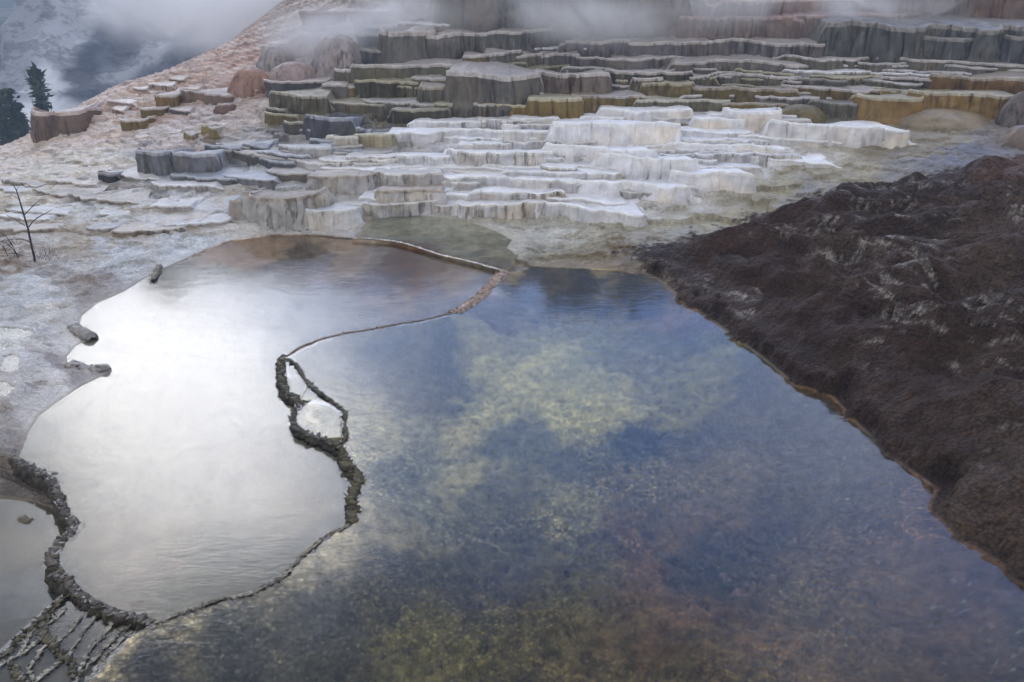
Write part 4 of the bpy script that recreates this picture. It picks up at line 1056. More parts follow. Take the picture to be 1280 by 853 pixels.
def mound(x0, x1, yt, yb, colr, label, group, flute=1.0, name='travertine_mound', cat='mound', depth=0.8):
    """a rounded flowstone lump"""
    seed = (x0 * 5 + yt * 3 + 2) % 89
    uc = 0.5 * (x0 + x1)
    gx, gy, gz = hit(uc, yb)
    px_m = math.hypot(gy, CAMZ - gz) / F
    W = 0.5 * (x1 - x0) * px_m
    zt = at_depth(uc, yt, gy + W * depth * 0.5)[2]
    h = (zt - gz) * 0.88
    W *= 1.15
    A, B = np.meshgrid(np.linspace(0, 2 * np.pi, 73)[:-1], np.linspace(-0.35, 1, 26) , indexing='xy')
    el = np.clip(B, -1, 1) * np.pi / 2
    ce = np.where(B > 0, np.cos(el) ** 0.9, 1.0)
    ux, uy = np.cos(A), np.sin(A)
    n_ = 1 + 0.38 * fbm(ux * 1.3 + seed + B * 0.6, uy * 1.3, 4, 0.55, seed) + 0.22 * smooth(0.35, -0.2, B) + 0.06 * flute * (1 - 2 * np.abs(gnoise(ux * 6 + seed, uy * 6, seed + 4)))
    X = gx + W * ux * ce * n_
    Y = gy + W * depth * 0.55 + W * depth * uy * ce * n_
    Z = gz - 0.05 + np.where(B > 0, h * np.sin(el), 0.5 * B * 2) + 0.05 * h * fbm(X * 3, Y * 3 + B * 3, 3, 0.6, seed)
    o3 = np.array([gx, gy, gz])
    V = np.stack([X, Y, Z], -1)
    c = np.array(colr) * 0.8 * (1 + 0.5 * fbm(ux * 2 + seed, B * 2.5 + uy, 4, 0.6, seed + 7)[..., None])
    f = grid_faces(26, 72, wrap=True)
    o = mesh_obj(name, V.reshape(-1, 3) - o3, f, M_LEDGE, c.reshape(-1, 3))
    o.location = o3
    tag(o, label, cat, group)
    return o


for (x0, x1, yt, yb, fc_, tp_, lab, grp, kw) in L:
    ledge(x0, x1, yt, yb, fc_, tp_, lab, grp, **kw)

PM = 'rounded flowstone mounds'
for args in [
    (362, 402, 34, 66, (.40, .31, .29), 'pale pink rounded mound high on the slope under the crest slab', PM),
    (326, 362, 50, 84, (.36, .32, .31), 'grey-pink knob left of the pale pink mound', PM),
    (292, 334, 78, 116, (.38, .22, .16), 'orange-brown streaked mound, lowest on the pink slope', PM),
    (342, 392, 72, 102, (.38, .29, .27), 'dusty pink mound between the orange-brown one and the ledges', PM),
    (396, 450, 36, 88, (.38, .33, .33), 'largest pale mound, right of the pink ones and veiled by steam', PM),
    (270, 294, 126, 138, (.16, .085, .06), 'small dark red lump at the end of the brown ledge', PM),
    (977, 1030, 127, 150, (.17, .13, .045), 'mossy olive lump above the white curtain', PM),
    (1146, 1232, 134, 154, (.34, .27, .18), 'long tan roll at the foot of the wide gold curtain', PM),
    (1260, 1300, 106, 156, (.17, .13, .125), 'dark purplish boulder at the right edge beside the gold curtain', PM),
    (1262, 1310, 152, 180, (.20, .15, .11), 'brown fluted lump at the right edge under the purplish boulder', PM),
]:
    mound(*args)

# ------------------------------------------------------------------ crusted pool rims


def resample(P, step):
    P = np.array(P, float)
    d = np.concatenate([[0], np.cumsum(np.hypot(*np.diff(P, axis=0).T))])
    n = max(int(d[-1] / step), 8)
    s = np.linspace(0, d[-1], n)
    return np.stack([np.interp(s, d, P[:, 0]), np.interp(s, d, P[:, 1])], -1), s


def rim(pts, z_in, z_out, width, height, drop, colr, label, name='crusted_rim', cat='pool rim', group='crusted rims of the pools', rough=1.0, side=1, seed=0, broken=0.0, top=None, taper=0.12, amp=1.0):
    """lumpy ridge along a photo line; side=1: the drop lies to the left of the walking direction"""
    P, s = resample([p[:2] for p in smooth_line([at(u, v, z_in)[:2] for u, v in pts])], 0.013)
    P = P + np.stack([fbm(s * 2.5, s * 0 + seed, 3, 0.6, seed), fbm(s * 2.5, s * 0 + 40 + seed, 3, 0.6, seed + 1)], -1) * 0.05 * rough
    t = np.gradient(P, axis=0); t /= np.linalg.norm(t, axis=1)[:, None] + 1e-9
    nrm = np.stack([-t[:, 1], t[:, 0]], -1) * side
    N = len(s)
    endt = np.minimum(smooth(0, taper, s / s[-1]), smooth(0, taper, 1 - s / s[-1]))
    mod = (0.75 + 0.5 * fbm(s * 1.5, s * 0 + 5, 3, 0.5, seed + 3)) * (0.25 + 0.75 * endt)
    keep = 1.0
    if broken:
        keep = 1 - broken * smooth(0.0, 0.25, fbm(s * 1.6, s * 0 + 9, 3, 0.6, seed + 6))
    # cross-section: inner toe, inner side, top, outer lip, outer face, foot
    prof = [(-1.3, -0.06, 0), (-0.9, -0.01, .1), (-0.65, 0.45, .5), (-0.35, 0.9, .9), (0.0, 1.0, 1), (0.35, 0.85, 1), (0.75, 0.45, 1), (1.0, 0.0, 1), (1.1, None, 1), (1.1, None, 1), (1.0, None, 1), (0.85, None, 1), (0.5, None, .6)]
    if drop > 0.12:                                            # a true wall: the face bulges out under the crest
        prof = prof[:8] + [(1.2, None, 1), (1.45, None, 1), (1.35, None, 1), (1.0, None, 1), (0.4, None, .6)]
    M = len(prof)
    V = np.zeros((M, N, 3)); lump = np.zeros((M, N))
    outs = [r for r in range(M) if prof[r][1] is None]
    for r, (o, hh, am) in enumerate(prof):
        if hh is None:
            k = (outs.index(r) + 1) / len(outs)
            zz = z_in - drop * k
        else:
            zz = z_in + height * hh * mod * keep
        fin = (1 - np.abs(gnoise(s * 13 + 0.6 * gnoise(s * 5, s * 0, seed), s * 0 + r * 0.8, seed + 15))) ** 2.5
        a = gnoise(s * 22, s * 0 + r * 0.9, seed + 11); b = gnoise(s * 48, s * 0 + r * 1.3, seed + 12); c = fbm(s * 7, s * 0 + r * 0.5, 2, 0.5, seed + 13)
        lump[r] = a * 0.4 + b * 0.25 + c * 0.7 + (fin - 0.4) * 0.7
        off = (o * width * (0.35 + 0.65 * mod) * (0.5 + 0.5 * keep)) + am * rough * (0.014 * a + 0.016 * b + 0.035 * c + 0.055 * (fin - 0.35) * np.sign(o + 0.2)) * amp
        V[r, :, 0] = P[:, 0] + nrm[:, 0] * off
        V[r, :, 1] = P[:, 1] + nrm[:, 1] * off
        V[r, :, 2] = zz + am * rough * (0.018 * gnoise(s * 30, s * 0 + r * 0.7, seed + 14) + 0.012 * b + 0.030 * (fin - 0.5)) * (0.4 + 0.6 * (hh is not None)) * amp
    colr = np.array(colr); tc_ = np.array(top if top is not None else colr * 1.6)
    hi = smooth(0.3, 1.0, np.array([1.0 if (p[1] or 0) > 0.4 else 0.0 for p in prof]))[:, None, None]
    C = colr * (1 - hi) + tc_ * hi
    C = C * (1 + 0.9 * lump[..., None] * 0.6)
    o3 = np.array([P[N // 2, 0], P[N // 2, 1], z_in])
    f = grid_faces(M, N)
    if side > 0:
        f = f[:, ::-1]
    Vs, Cs, Fs = [V.reshape(-1, 3)], [C.reshape(-1, 3)], [f]
    # crumbs of crust grown along the ridge
    rr = np.random.RandomState(seed + 70)
    cnt = int(s[-1] * 30 * (1 if amp > 0.9 else 0.8))
    ph, th2 = np.meshgrid(np.linspace(0, 2 * np.pi, 10)[:-1], np.linspace(-1.3, 1.5, 6))
    bf = grid_faces(6, 9, wrap=True)
    nv = len(Vs[0])
    for _ in range(cnt):
        k = rr.randint(0, N)
        size = (0.006 + 0.015 * rr.rand() ** 2) * (0.55 + 0.45 * min(amp, 1.6)) * (0.5 + 0.5 * mod[k])
        o = rr.normal(0, 0.75) * width * (0.4 + 0.6 * mod[k]) + (0.01 * rr.normal())
        ang_ = rr.rand() * 6.28
        lx, ly, lz = size * rr.uniform(1.0, 2.2), size * rr.uniform(0.5, 1.0), size * rr.uniform(0.5, 1.0)
        bx = lx * np.cos(ph) * np.cos(th2) * (1 + 0.3 * rr.rand(*ph.shape)); by = ly * np.sin(ph) * np.cos(th2) * (1 + 0.3 * rr.rand(*ph.shape)); bz = lz * np.sin(th2)
        qx = bx * math.cos(ang_) - by * math.sin(ang_); qy = bx * math.sin(ang_) + by * math.cos(ang_)
        hz = z_in + height * max(0.0, 0.8 - abs(o) / (width * 1.2)) * mod[k] * 0.9
        Vb = np.stack([P[k, 0] + nrm[k, 0] * o + qx, P[k, 1] + nrm[k, 1] * o + qy, hz + bz], -1).reshape(-1, 3)
        Vs.append(Vb); Fs.append(bf + nv); nv += len(Vb)
        Cs.append(np.tile((colr * 0.4 + tc_ * 0.6) * rr.uniform(0.4, 1.5), (len(Vb), 1)))
    V = np.concatenate(Vs); C = np.concatenate(Cs); f = np.concatenate(Fs)
    ob = mesh_obj(name, V - o3, f, M_RIM, C)
    ob.location = o3
    tag(ob, label, cat, group)
    return ob


DK = (.040, .033, .022)
# outer wall of the bright pool
rim([(14, 566), (22, 578), (45, 588), (66, 598), (72, 612), (74, 628), (82, 642), (97, 655)], LB, LC, 0.042, 0.010, 0.30, (.055, .047, .036), 'knobbly dark wall bending round the left tip of the bright pool', side=-1, seed=1, taper=0.06, top=(.10, .085, .07), amp=1.2)
rim([(97, 653), (86, 668), (72, 682), (66, 700), (74, 718), (88, 732), (108, 748), (132, 762), (160, 771), (197, 780)], LB, LC, 0.050, 0.010, 0.34, (.048, .039, .027), 'thickest crusted wall, dropping from the bright pool to the grey corner pool', side=-1, seed=2, taper=0.05, top=(.09, .075, .055), amp=1.4)
# low spill line between the bright pool and the near water
rim([(192, 778), (215, 772), (240, 762), (272, 750), (300, 745), (330, 735), (350, 722), (365, 708), (380, 690), (398, 678), (410, 668), (436, 656)], LA, LA, 0.009, 0.008, 0.10, (.10, .085, .06), 'thin beaded spill line curving between the bright pool and the near water', seed=3, side=-1, taper=0.02, top=(.26, .23, .17), rough=0.9, broken=0.8)
# wall between the two big pools
rim([(356, 444), (351, 462), (354, 480), (362, 494), (378, 505)], LA, LB, 0.045, 0.022, 0.14, DK, 'dark broken rim at the top of the dividing wall', side=-1, seed=4, top=(.09, .08, .05), amp=1.5)
rim([(362, 448), (374, 462), (386, 478), (398, 492), (414, 500), (426, 512), (434, 518)], LA, LA - 0.03, 0.022, 0.03, 0.05, DK, 'slim jagged rim on the water side of the small basin', side=-1, seed=5, top=(.10, .09, .06), amp=1.1)
rim([(384, 502), (370, 514), (366, 526), (376, 538), (394, 546), (410, 551), (424, 560)], LA + 0.02, LB, 0.034, 0.014, 0.20, DK, 'curved dark front wall of the small raised basin', side=-1, seed=6, top=(.09, .08, .055), amp=1.4)
rim([(434, 516), (428, 528), (434, 540), (428, 554)], LA + 0.01, LA - 0.03, 0.020, 0.03, 0.05, DK, 'short zigzag rim closing the right side of the small basin', side=-1, seed=7, top=(.10, .09, .06), amp=1.0)
rim([(410, 550), (424, 560), (432, 575), (444, 590), (452, 600), (445, 612), (441, 628), (444, 642), (442, 654)], LA, LB, 0.038, 0.022, 0.16, (.05, .042, .028), 'ragged mossy wall tapering down to the spill line', side=-1, seed=8, top=(.10, .085, .045), amp=1.7)
# brown pool edges
rim([(358, 445), (375, 434), (400, 425), (430, 417), (470, 411), (500, 405), (540, 398), (566, 391), (580, 386)], LA, LB, 0.010, 0.008, 0.03, (.16, .11, .08), 'thin orange-brown spill line between the brown shallows and the blue water', side=1, seed=9, top=(.24, .18, .13), rough=0.7, broken=0.4)
rim([(566, 391), (584, 384), (600, 372), (610, 360), (620, 350), (634, 339)], LA + 0.003, LB, 0.10, 0.018, 0.03, (.20, .14, .10), 'pebbly pinkish bar at the tip of the brown shallows', side=1, seed=10, top=(.30, .22, .17), amp=1.3)
rim([(440, 298), (462, 298), (490, 301), (510, 305), (530, 312), (552, 319), (575, 324), (600, 330), (634, 340)], LD - 0.005, LB, 0.018, 0.004, 0.012, (.60, .56, .52), 'fine white lip between the green-grey upper pool and the brown shallows', side=-1, seed=11, top=(.75, .72, .68), rough=0.5)
rim([(240, 320), (262, 309), (290, 300), (320, 295), (345, 293), (375, 293), (400, 294), (440, 298)], LB + 0.01, LB, 0.03, 0.008, 0.03, (.30, .23, .18), 'low brown margin round the back of the brown shallows', side=1, seed=12, top=(.38, .32, .27), rough=0.6)
# rocky fingers of the left shore
LS = 'rock fingers on the left shore'
rim([(84, 456), (95, 459), (108, 464), (122, 463), (138, 459)], LB + 0.02, LB, 0.10, 0.09, 0.10, (.13, .115, .10), 'lower rock finger pointing into the bright pool', side=1, seed=13, name='rock_finger', cat='rock', group=LS, top=(.30, .28, .26), amp=1.3)
rim([(88, 408), (96, 414), (104, 420), (116, 424)], LB + 0.03, LB, 0.12, 0.12, 0.12, (.13, .115, .10), 'upper rock finger on the left shore, above the lower one', side=1, seed=14, name='rock_finger', cat='rock', group=LS, top=(.28, .26, .24), amp=1.3)
rim([(192, 350), (196, 344), (197, 338), (203, 334)], LB + 0.02, LB, 0.035, 0.09, 0.12, (.10, .085, .06), 'small upright rock standing at the back left of the bright pool', side=1, seed=15, name='shore_rock', cat='rock', group=None, top=(.26, .24, .20), amp=1.1)
rim([(22, 648), (30, 651), (40, 650)], LC + 0.0, LC, 0.05, 0.03, 0.05, (.07, .055, .03), 'little brown stone breaking the corner pool', side=1, seed=16, name='stone', cat='stone', group=None, top=(.12, .10, .06), amp=0.7)
# net of rimlets in the near left corner
NR = 'rimlets of the terraced corner'
random.seed(4)
RL = [
    ([(84, 742), (74, 752), (58, 766), (46, 778), (30, 792), (16, 806), (4, 816), (-20, 835)], 0.05, 'outermost rimlet, edging the grey corner pool'),
    ([(66, 760), (52, 778), (50, 792), (62, 806), (76, 814), (86, 830), (90, 846)], 0.055, 'darkest knotty rimlet running down the middle of the corner'),
    ([(88, 758), (70, 776), (52, 782), (34, 800), (18, 822)], 0.018, 'hairline rimlet beside the outermost one'),
    ([(118, 766), (112, 782), (92, 806), (80, 822), (60, 840), (40, 856)], 0.02, 'slanting rimlet below the thick wall'),
    ([(140, 774), (134, 790), (118, 806), (104, 824), (92, 846)], 0.022, 'slanting rimlet nearer the spill line'),
    ([(165, 778), (150, 792), (134, 806), (122, 822), (108, 838), (92, 856)], 0.022, 'beaded rimlet next to the near water'),
    ([(195, 780), (176, 790), (160, 796), (140, 812), (124, 828), (112, 845), (90, 862)], 0.024, 'outer rimlet bordering the near water'),
    ([(60, 800), (44, 820), (36, 834), (46, 852)], 0.026, 'short curled rimlet at the bottom edge'),
    ([(14, 832), (18, 842), (28, 852), (34, 862)], 0.040, 'dark clump rimlet in the very corner'),
    ([(-30, 850), (-5, 838), (14, 822), (34, 812), (52, 798)], 0.016, 'pale rimlet crossing the corner'),
    ([(104, 770), (90, 790), (70, 804)], 0.014, 'short fine rimlet inside the largest cell'),
]
for i, (pts, wd, lab) in enumerate(RL):
    rim(pts, LE + 0.002, LE, wd * 0.22, 0.004 + wd * 0.20, 0.03, (.14, .12, .085), lab, side=1, seed=20 + i, name='rimlet', cat='pool rim', group=NR, top=(.30, .28, .23) if wd < 0.03 else (.10, .085, .05), rough=1.4, amp=0.35 + wd * 12, broken=0.6)

# small raised basin water, little shore pools
for pts, zz in (([(372, 508), (392, 500), (412, 504), (428, 516), (430, 530), (426, 546), (410, 548), (388, 543), (370, 530)], 0.03),
                ([(360, 470), (374, 468), (384, 482), (378, 496), (364, 490)], 0.015)):
    water_sheet('water', pix(pts, zz), zz, M_WATER_S, 0.0)
# ------------------------------------------------------------------ valley floor and mountains


def plain_mat(name, build):
    m, n = new_mat(name)
    s = build(n)
    finish(n, s)
    return m


def mountain_shader(n, light, dark, dark_amt, scale):
    P = n.node('ShaderNodeNewGeometry').outputs['Position']
    col0 = n.node('ShaderNodeAttribute', attribute_name='Col').outputs['Color']
    a = n.noise(n.mapping(P, (1.0, 1.0, 0.55), rot=(0, 0.5, 0)), scale, 7.0, 0.62, 0.6)
    b = n.noise(P, scale * 7, 5.0, 0.65, 0.2)
    c = n.noise(n.mapping(P, (0.5, 1.0, 2.2), rot=(0, 0.75, 0)), scale * 1.6, 6.0, 0.6, 0.8)
    k = n.ramp(n.math('ADD', n.math('MULTIPLY', a, 0.5), n.math('MULTIPLY', c, 0.5)), 0.5 - dark_amt, 0.56 - dark_amt)
    k2 = n.ramp(b, 0.52, 0.62)
    col = n.mix(k, light, dark)
    col = n.mix(n.math('MULTIPLY', k2, 0.55), col, n.mix(0.5, dark, (.03, .035, .03, 1)))
    col = n.mix(1.0, col, col0, 'MULTIPLY')
    bp = n.node('ShaderNodeBump', {'Strength': 1.0, 'Distance': 2.0, 'Height': n.math('ADD', a, n.math('MULTIPLY', b, 0.3))})
    return n.node('ShaderNodeBsdfPrincipled', {'Base Color': col, 'Roughness': 0.9, 'Normal': bp.outputs[0]}).outputs[0]


M_M1 = plain_mat('landslide_rock', lambda n: mountain_shader(n, (.80, .81, .83, 1), (.42, .43, .46, 1), 0.03, 0.10))
M_M2 = plain_mat('wooded_mountain', lambda n: mountain_shader(n, (.16, .18, .22, 1), (.05, .06, .07, 1), 0.04, 0.03))
M_VAL = plain_mat('valley', lambda n: mountain_shader(n, (.40, .38, .32, 1), (.12, .14, .08, 1), 0.05, 0.05))


def sheet(name, x0, x1, y0, y1, nx, ny, fn, mat, tint=None):
    x = np.linspace(x0, x1, nx)[None, :] * np.ones((ny, 1)); y = np.linspace(y0, y1, ny)[:, None] * np.ones((1, nx))
    V = np.stack([x, y, fn(x, y)], -1).reshape(-1, 3)
    C = np.ones((len(V), 3)) * 0.5 if tint is None else tint(V)
    return structure(mesh_obj(name, V, grid_faces(ny, nx), mat, C))


sheet('ground', -710, 510, -30, 650, 60, 50, lambda x, y: -14.5 + 0 * x, M_VAL)


def m1(x, y):
    top = 98 + 14 * smooth(-60, 60, x)
    f = -22 + (y - 100) * 0.74
    f = np.minimum(f, top + 0.05 * (y - 240))
    n_ = fbm(x * 0.022, y * 0.022, 6, 0.52, 301)
    rd = np.abs(fbm(x * 0.03 + 5, y * 0.012, 5, 0.55, 311))
    gul = np.abs(gnoise((x + 0.5 * y) * 0.05 + 1.2 * n_, y * 0.004, 321))
    f = f + 16 * n_ * smooth(100, 130, y) - 22 * (0.35 - rd) * smooth(105, 150, y) + 5 * gul
    xl = -66 + 0.10 * (np.minimum(y, 140) - 110) - 0.43 * np.maximum(0, y - 140) + 7 * fbm(y * 0.05, y * 0 + 1, 4, 0.6, 331)
    left = (x - xl) * 1.5 + f * 0.0 + 70
    g = f - np.maximum(0, (xl - x)) * 5.0
    return np.maximum(g, -40)




def hit_m1(u, v):
    x, y, dz = ray(u, v)
    Y = np.arange(90, 290, 0.5); t = Y / y
    idx = np.where(CAMZ + dz * t <= m1(x * t, Y))[0]
    i = idx[0] if len(idx) else 100
    return np.array([x * t[i], Y[i], CAMZ + dz * t[i]])


def tint_m1(V):
    """pale scree chutes and dark outcrops of the landslide"""
    c = np.full(len(V), 0.40)
    wob_ = 3.5 * fbm(V[:, 0] * 0.12, V[:, 1] * 0.12 + V[:, 2] * 0.1, 4, 0.6, 501)

    def seg(a, b, wd, val, c):
        A, B = hit_m1(*a), hit_m1(*b)
        t = np.clip(((V - A) @ (B - A)) / ((B - A) @ (B - A)), 0, 1)
        d = np.linalg.norm(V - A - t[:, None] * (B - A), axis=1) + wob_
        k = smooth(wd, wd * 0.35, d)
        return c * (1 - k) + val * k
    for a, b, wd, val in [((104, 20), (98, 62), 5, .85), ((98, 60), (48, 132), 3.6, .95), ((120, 30), (140, 60), 3, .8), ((205, 20), (196, 62), 2.5, .8), ((118, 60), (100, 95), 2.6, .12), ((142, 50), (150, 70), 4, .14),
                          ((180, 95), (250, 75), 3.5, .16), ((120, 118), (170, 112), 2.6, .15), ((232, 40), (300, 66), 4, .2), ((150, 95), (180, 75), 3, .5), ((60, 60), (80, 30), 3.5, .6)]:
        c = seg(a, b, wd, val, c)
    return np.stack([c, c, c * 1.02], -1)


sheet('mountain', -190, 230, 100, 300, 440, 260, m1, M_M1, tint_m1)


def m2(x, y):
    r = fbm(x * 0.006, y * 0.006, 6, 0.5, 401)
    rd = np.abs(fbm((x + y * 0.6) * 0.008, y * 0.003, 5, 0.55, 411))
    return -45 + (y - 300) * 0.42 + 55 * r - 45 * (0.3 - rd) + 12 * np.abs(gnoise((x + 0.7 * y) * 0.03, y * 0.004, 421))


sheet('mountain', -700, 500, 300, 640, 320, 160, m2, M_M2)

# ------------------------------------------------------------------ trees


def bark(name, c):
    def b(n):
        P = n.node('ShaderNodeNewGeometry').outputs['Position']
        a = n.noise(n.mapping(P, (1, 1, .3)), 30.0, 4.0, 0.6)
        col = n.mix(a, tuple(x * 0.6 for x in c) + (1,), tuple(x * 1.5 for x in c) + (1,))
        return n.node('ShaderNodeBsdfPrincipled', {'Base Color': col, 'Roughness': 0.9}).outputs[0]
    return plain_mat(name, b)


M_BARK = bark('dead_bark', (.022, .020, .020))
M_GREYW = bark('grey_wood', (.20, .18, .17))
M_TRUNK = bark('conifer_bark', (.06, .045, .035))


def needles(n):
    P = n.node('ShaderNodeNewGeometry').outputs['Position']
    a = n.noise(P, 1.6, 3.0, 0.6)
    col = n.mix(n.ramp(a, 0.35, 0.65), (.020, .035, .018, 1), (.060, .085, .035, 1))
    return n.node('ShaderNodeBsdfPrincipled', {'Base Color': col, 'Roughness': 0.8}).outputs[0]


M_NEEDLE = plain_mat('conifer_needles', needles)


def tube_mesh(paths, sides=6):
    """paths: list of [(point, radius), ...]"""
    V, Fc = [], []
    for path in paths:
        pts = [np.array(p, float) for p, _ in path]; rs = [r for _, r in path]
        b0 = len(V)
        for i, (p, r) in enumerate(zip(pts, rs)):
            t = pts[min(i + 1, len(pts) - 1)] - pts[max(i - 1, 0)]
            t /= np.linalg.norm(t) + 1e-9
            a = np.cross(t, (0.3, 0.9, 0.1)); a /= np.linalg.norm(a) + 1e-9
            b = np.cross(t, a)
            for k in range(sides):
                an = 2 * math.pi * k / sides
                V.append(p + r * (a * math.cos(an) + b * math.sin(an)))
        for i in range(len(pts) - 1):
            for k in range(sides):
                k2 = (k + 1) % sides
                Fc.append((b0 + i * sides + k, b0 + i * sides + k2, b0 + (i + 1) * sides + k2, b0 + (i + 1) * sides + k))
        Fc.append(tuple(b0 + (len(pts) - 1) * sides + k for k in range(sides)))
    return V, Fc


def conifer(u, v_top, Y, label, crown_from=0.15, spread=0.2, thin=1.0, seed=1, green=True, group='conifers below the slope'):
    rnd = random.Random(seed)
    tx_, ty_, tz = at_depth(u, v_top, Y)
    z0 = land_z(tx_, Y) - 0.1
    H = tz - z0
    root = empty('conifer_tree' if green else 'dead_tree', (tx_, ty_, z0))
    tag(root, label, 'tree', group)
    V, Fc = tube_mesh([[((0.02 * rnd.uniform(-1, 1) * H, 0, H * k / 8), H * (0.018 * (1 - k / 8) + 0.002)) for k in range(9)]])
    mesh_obj('trunk', V, Fc, M_TRUNK if green else M_GREYW, None, root)
    V, Fc, tw = [], [], []
    n = int(110 * thin)
    for i in range(n):
        f = rnd.random() ** 0.8
        z = H * (crown_from + (1 - crown_from) * f)
        ln = H * spread * (1 - f * 0.93) * rnd.uniform(0.5, 1.15)
        an = rnd.uniform(0, 2 * math.pi)
        d = np.array([math.cos(an), math.sin(an), rnd.uniform(-0.35, 0.05)])
        p0 = np.array([0, 0, z])
        tw.append([(p0, 0.012 * H * (1 - f) + 0.008), (p0 + d * ln, 0.006)])
        if not green:
            continue
        for k in range(16):
            q = p0 + d * ln * rnd.uniform(0.15, 1.05) + np.array([rnd.gauss(0, .03), rnd.gauss(0, .03), rnd.gauss(-0.02, .02)]) * H * 0.8
            sz = H * 0.022 * rnd.uniform(0.6, 1.5)
            a = np.array([rnd.gauss(0, 1), rnd.gauss(0, 1), rnd.gauss(0, .5)]); a /= np.linalg.norm(a)
            b = np.cross(a, (rnd.gauss(0, 1), rnd.gauss(0, 1), rnd.gauss(0, 1))); b /= np.linalg.norm(b) + 1e-9
            i0 = len(V)
            V += [q - a * sz * 1.6, q + b * sz * 0.5, q + a * sz * 1.6, q - b * sz * 0.5]
            Fc.append((i0, i0 + 1, i0 + 2, i0 + 3))
    bv, bf = tube_mesh(tw, 4)
    mesh_obj('branches', bv, bf, M_TRUNK if green else M_GREYW, None, root)
    if green:
        mesh_obj('crown', V, Fc, M_NEEDLE, None, root, smooth_faces=False)


conifer(43, 86, 50, 'tall thin conifer with a bare lower half on the left skyline', 0.3, 0.035, 0.42, 3)
conifer(37, 116, 48, 'grey bare conifer in front of the tall thin one', 0.2, 0.09, 0.5, 4, green=False)
conifer(6, 108, 52, 'dark bushy conifer at the left edge', 0.1, 0.06, 0.5, 5)
conifer(-4, 122, 50, 'low dark conifer cut by the left edge', 0.1, 0.12, 0.9, 6)
conifer(20, 130, 53, 'small dark conifer between the bushy and the tall one', 0.1, 0.12, 0.8, 8)

# the bare sapling on the left flat
bx, by, _ = at(44, 325, 0.14)
bz = land_z(bx, by)


def sp(u, v, dy=0.0):
    p = at_depth(u, v, by + dy)
    return (p[0] - bx, p[1] - by, p[2] - bz)


sap = empty('dead_sapling', (bx, by, bz))
tag(sap, 'bare black sapling with a few upswept branches on the pale flat', 'dead tree')
trunk_pts = [(44, 330, .026), (43, 322, .022), (38.6, 304, .020), (35, 286, .018), (29.5, 268, .015), (24.6, 251, .013), (20.5, 238, .010), (16.4, 231, .006)]
V, Fc = tube_mesh([[(sp(u, v), r) for u, v, r in trunk_pts]], 8)
mesh_obj('trunk', V, Fc, M_BARK, None, sap)
BR = [
    [(36, 284, 0, .011), (41, 277, -.1, .010), (49, 271, -.2, .009), (57, 267, -.3, .007), (65, 262.5, -.35, .004)],
    [(30.5, 269, 0, .010), (36, 263, .1, .008), (43, 256, .2, .007), (49, 250.5, .3, .005), (53, 249.5, .35, .003)],
    [(31, 282, 0, .009), (24, 278, .1, .008), (16, 273, .2, .006), (8, 269, .3, .004)],
    [(29, 268, 0, .009), (23, 265, -.1, .007), (16, 263, -.2, .004)],
    [(38.6, 304, 0, .010), (34, 301, -.1, .009), (26, 299, -.2, .007), (16, 299, -.3, .006), (4, 301, -.4, .004), (-8, 306, -.5, .003)],
    [(21, 238, 0, .005), (23, 234, 0, .003), (25, 234, .02, .002)],
    [(24, 250, 0, .005), (19, 246, -.1, .004), (14, 243, -.1, .003), (12, 247, -.1, .002)],
]
for b in BR:
    V, Fc = tube_mesh([[(sp(u, v, d), r) for u, v, d, r in b]], 6)
    mesh_obj('branch', V, Fc, M_BARK, None, sap)

# leaning twigs beside it
tw = empty('dead_shrub', at(14, 322, 0.14)[:2] + (bz,))
tag(tw, 'broken dark twigs of a dead shrub left of the sapling', 'dead shrub')
ox, oy, oz = tw.location


def sq(u, v, dy=0.0):
    p = at_depth(u, v, oy + dy)
    return (p[0] - ox, p[1] - oy, p[2] - oz)


rnd = random.Random(9)
paths = [[(sq(25, 327), .010), (sq(21, 318), .010), (sq(15, 306, .1), .009), (sq(8, 296, .2), .007), (sq(-2, 289, .3), .004)],
         [(sq(23, 322), .007), (sq(14, 309, -.1), .006), (sq(6, 303, -.2), .005), (sq(-6, 302, -.2), .003)],
         [(sq(8, 318, .1), .007), (sq(20, 317, .1), .007), (sq(33, 320, .1), .005)],
         [(sq(12, 326, .1), .006), (sq(6, 312), .005), (sq(2, 300), .003)]]
for k in range(14):
    u0, v0 = rnd.uniform(-4, 22), rnd.uniform(304, 324)
    d = rnd.uniform(-.3, .3)
    paths.append([(sq(u0, v0, d), .004), (sq(u0 + rnd.uniform(-7, 5), v0 - rnd.uniform(3, 9), d), .003), (sq(u0 + rnd.uniform(-12, 7), v0 - rnd.uniform(7, 14), d), .0015)])
V, Fc = tube_mesh(paths, 5)
mesh_obj('twigs', V, Fc, M_BARK, None, tw)
gw = empty('dead_brush', at(58, 322, 0.14)[:2] + (bz,))
tag(gw, 'tuft of pale grey dead twigs right of the sapling', 'dead shrub')
ox, oy, oz = gw.location
paths = []
for k in range(26):
    u0, v0 = rnd.uniform(46, 74), rnd.uniform(317, 327)
    d = rnd.uniform(-.3, .3)
    lean = rnd.uniform(-8, 9)
    paths.append([(sq(u0, v0, d), .005), (sq(u0 + lean * .5, v0 - rnd.uniform(4, 8), d), .004), (sq(u0 + lean, v0 - rnd.uniform(9, 17), d), .0018)])
V, Fc = tube_mesh(paths, 5)
mesh_obj('twigs', V, Fc, M_GREYW, None, gw)

# ------------------------------------------------------------------ air and steam
def box_mesh(name, lo, hi, mat):
    V = [(x, y, z) for x in (lo[0], hi[0]) for y in (lo[1], hi[1]) for z in (lo[2], hi[2])]
    Fc = [(0, 1, 3, 2), (4, 6, 7, 5), (0, 4, 5, 1), (2, 3, 7, 6), (0, 2, 6, 4), (1, 5, 7, 3)]
    return mesh_obj(name, V, Fc, mat, smooth_faces=False)


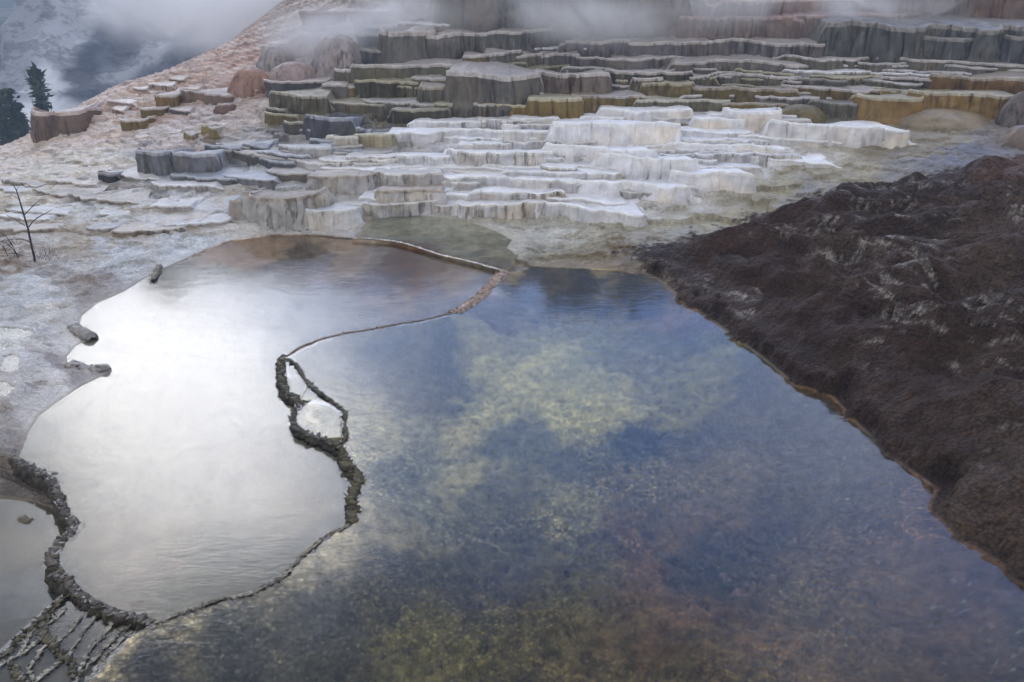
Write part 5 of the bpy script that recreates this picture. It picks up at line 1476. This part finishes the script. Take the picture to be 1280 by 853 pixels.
m, n = new_mat('haze')
vol = n.node('ShaderNodeVolumePrincipled', {'Color': (0.55, 0.72, 1.0, 1), 'Density': 0.0018, 'Anisotropy': 0.0})
o_ = n.node('ShaderNodeOutputMaterial'); n.link(vol.outputs[0], o_.inputs['Volume'])
structure(box_mesh('haze', (-720, -40, -62), (520, 660, 128), m), 'stuff')

m, n = new_mat('steam')
tco = n.node('ShaderNodeTexCoord').outputs['Object']
P = n.node('ShaderNodeNewGeometry').outputs['Position']
r_ = n.node('ShaderNodeVectorMath', {0: tco}, operation='LENGTH').outputs['Value']
nz_ = n.noise(n.mapping(P, (1.0, 1.0, 1.2), rot=(0, 0.4, 0)), 0.32, 5.0, 0.55, 0.8)
d_ = n.math('MULTIPLY', n.ramp(r_, 0.25, 1.0, 1.0, 0.0), n.ramp(nz_, 0.35, 0.60))
vol = n.node('ShaderNodeVolumePrincipled', {'Color': (0.97, 0.98, 1.0, 1), 'Density': n.math('MULTIPLY', d_, 0.8), 'Anisotropy': 0.0})
o_ = n.node('ShaderNodeOutputMaterial'); n.link(vol.outputs[0], o_.inputs['Volume'])
m.cycles.volume_step_rate = 1.0
M_STEAM = m


def steam(u, v, Y, rx, ry, rz, roll=0.0):
    import bmesh
    bm = bmesh.new(); bmesh.ops.create_icosphere(bm, subdivisions=3, radius=1.0)
    me = bpy.data.meshes.new('steam'); bm.to_mesh(me); bm.free()
    me.materials.append(M_STEAM)
    o = bpy.data.objects.new('steam', me); COL.objects.link(o)
    o.location = at_depth(u, v, Y); o.scale = (rx, ry, rz); o.rotation_euler = (0, roll, 0)
    structure(o, 'stuff')


steam(425, 50, 31, 3.4, 2.2, 1.4, 0.1)
steam(540, 22, 31, 4.6, 2.0, 1.2, 0.0)
steam(650, 12, 31, 4.6, 2.0, 1.2, 0.0)
steam(740, 30, 30.5, 4.5, 2.0, 1.0, 0.0)
steam(860, 10, 31.5, 5.0, 2.2, 1.2, 0.0)
steam(1000, 5, 31.5, 4.5, 2.0, 1.1, 0.0)
steam(1120, 22, 31, 4.0, 1.8, 1.0, 0.0)
steam(1250, 5, 31.5, 4.0, 2.0, 1.0, 0.0)
steam(350, 8, 40, 6.5, 4, 2.6, 0.0)
steam(255, -5, 50, 8, 5, 3.5, 0.0)
steam(30, 150, 56, 7, 4, 1.6, 0.0)
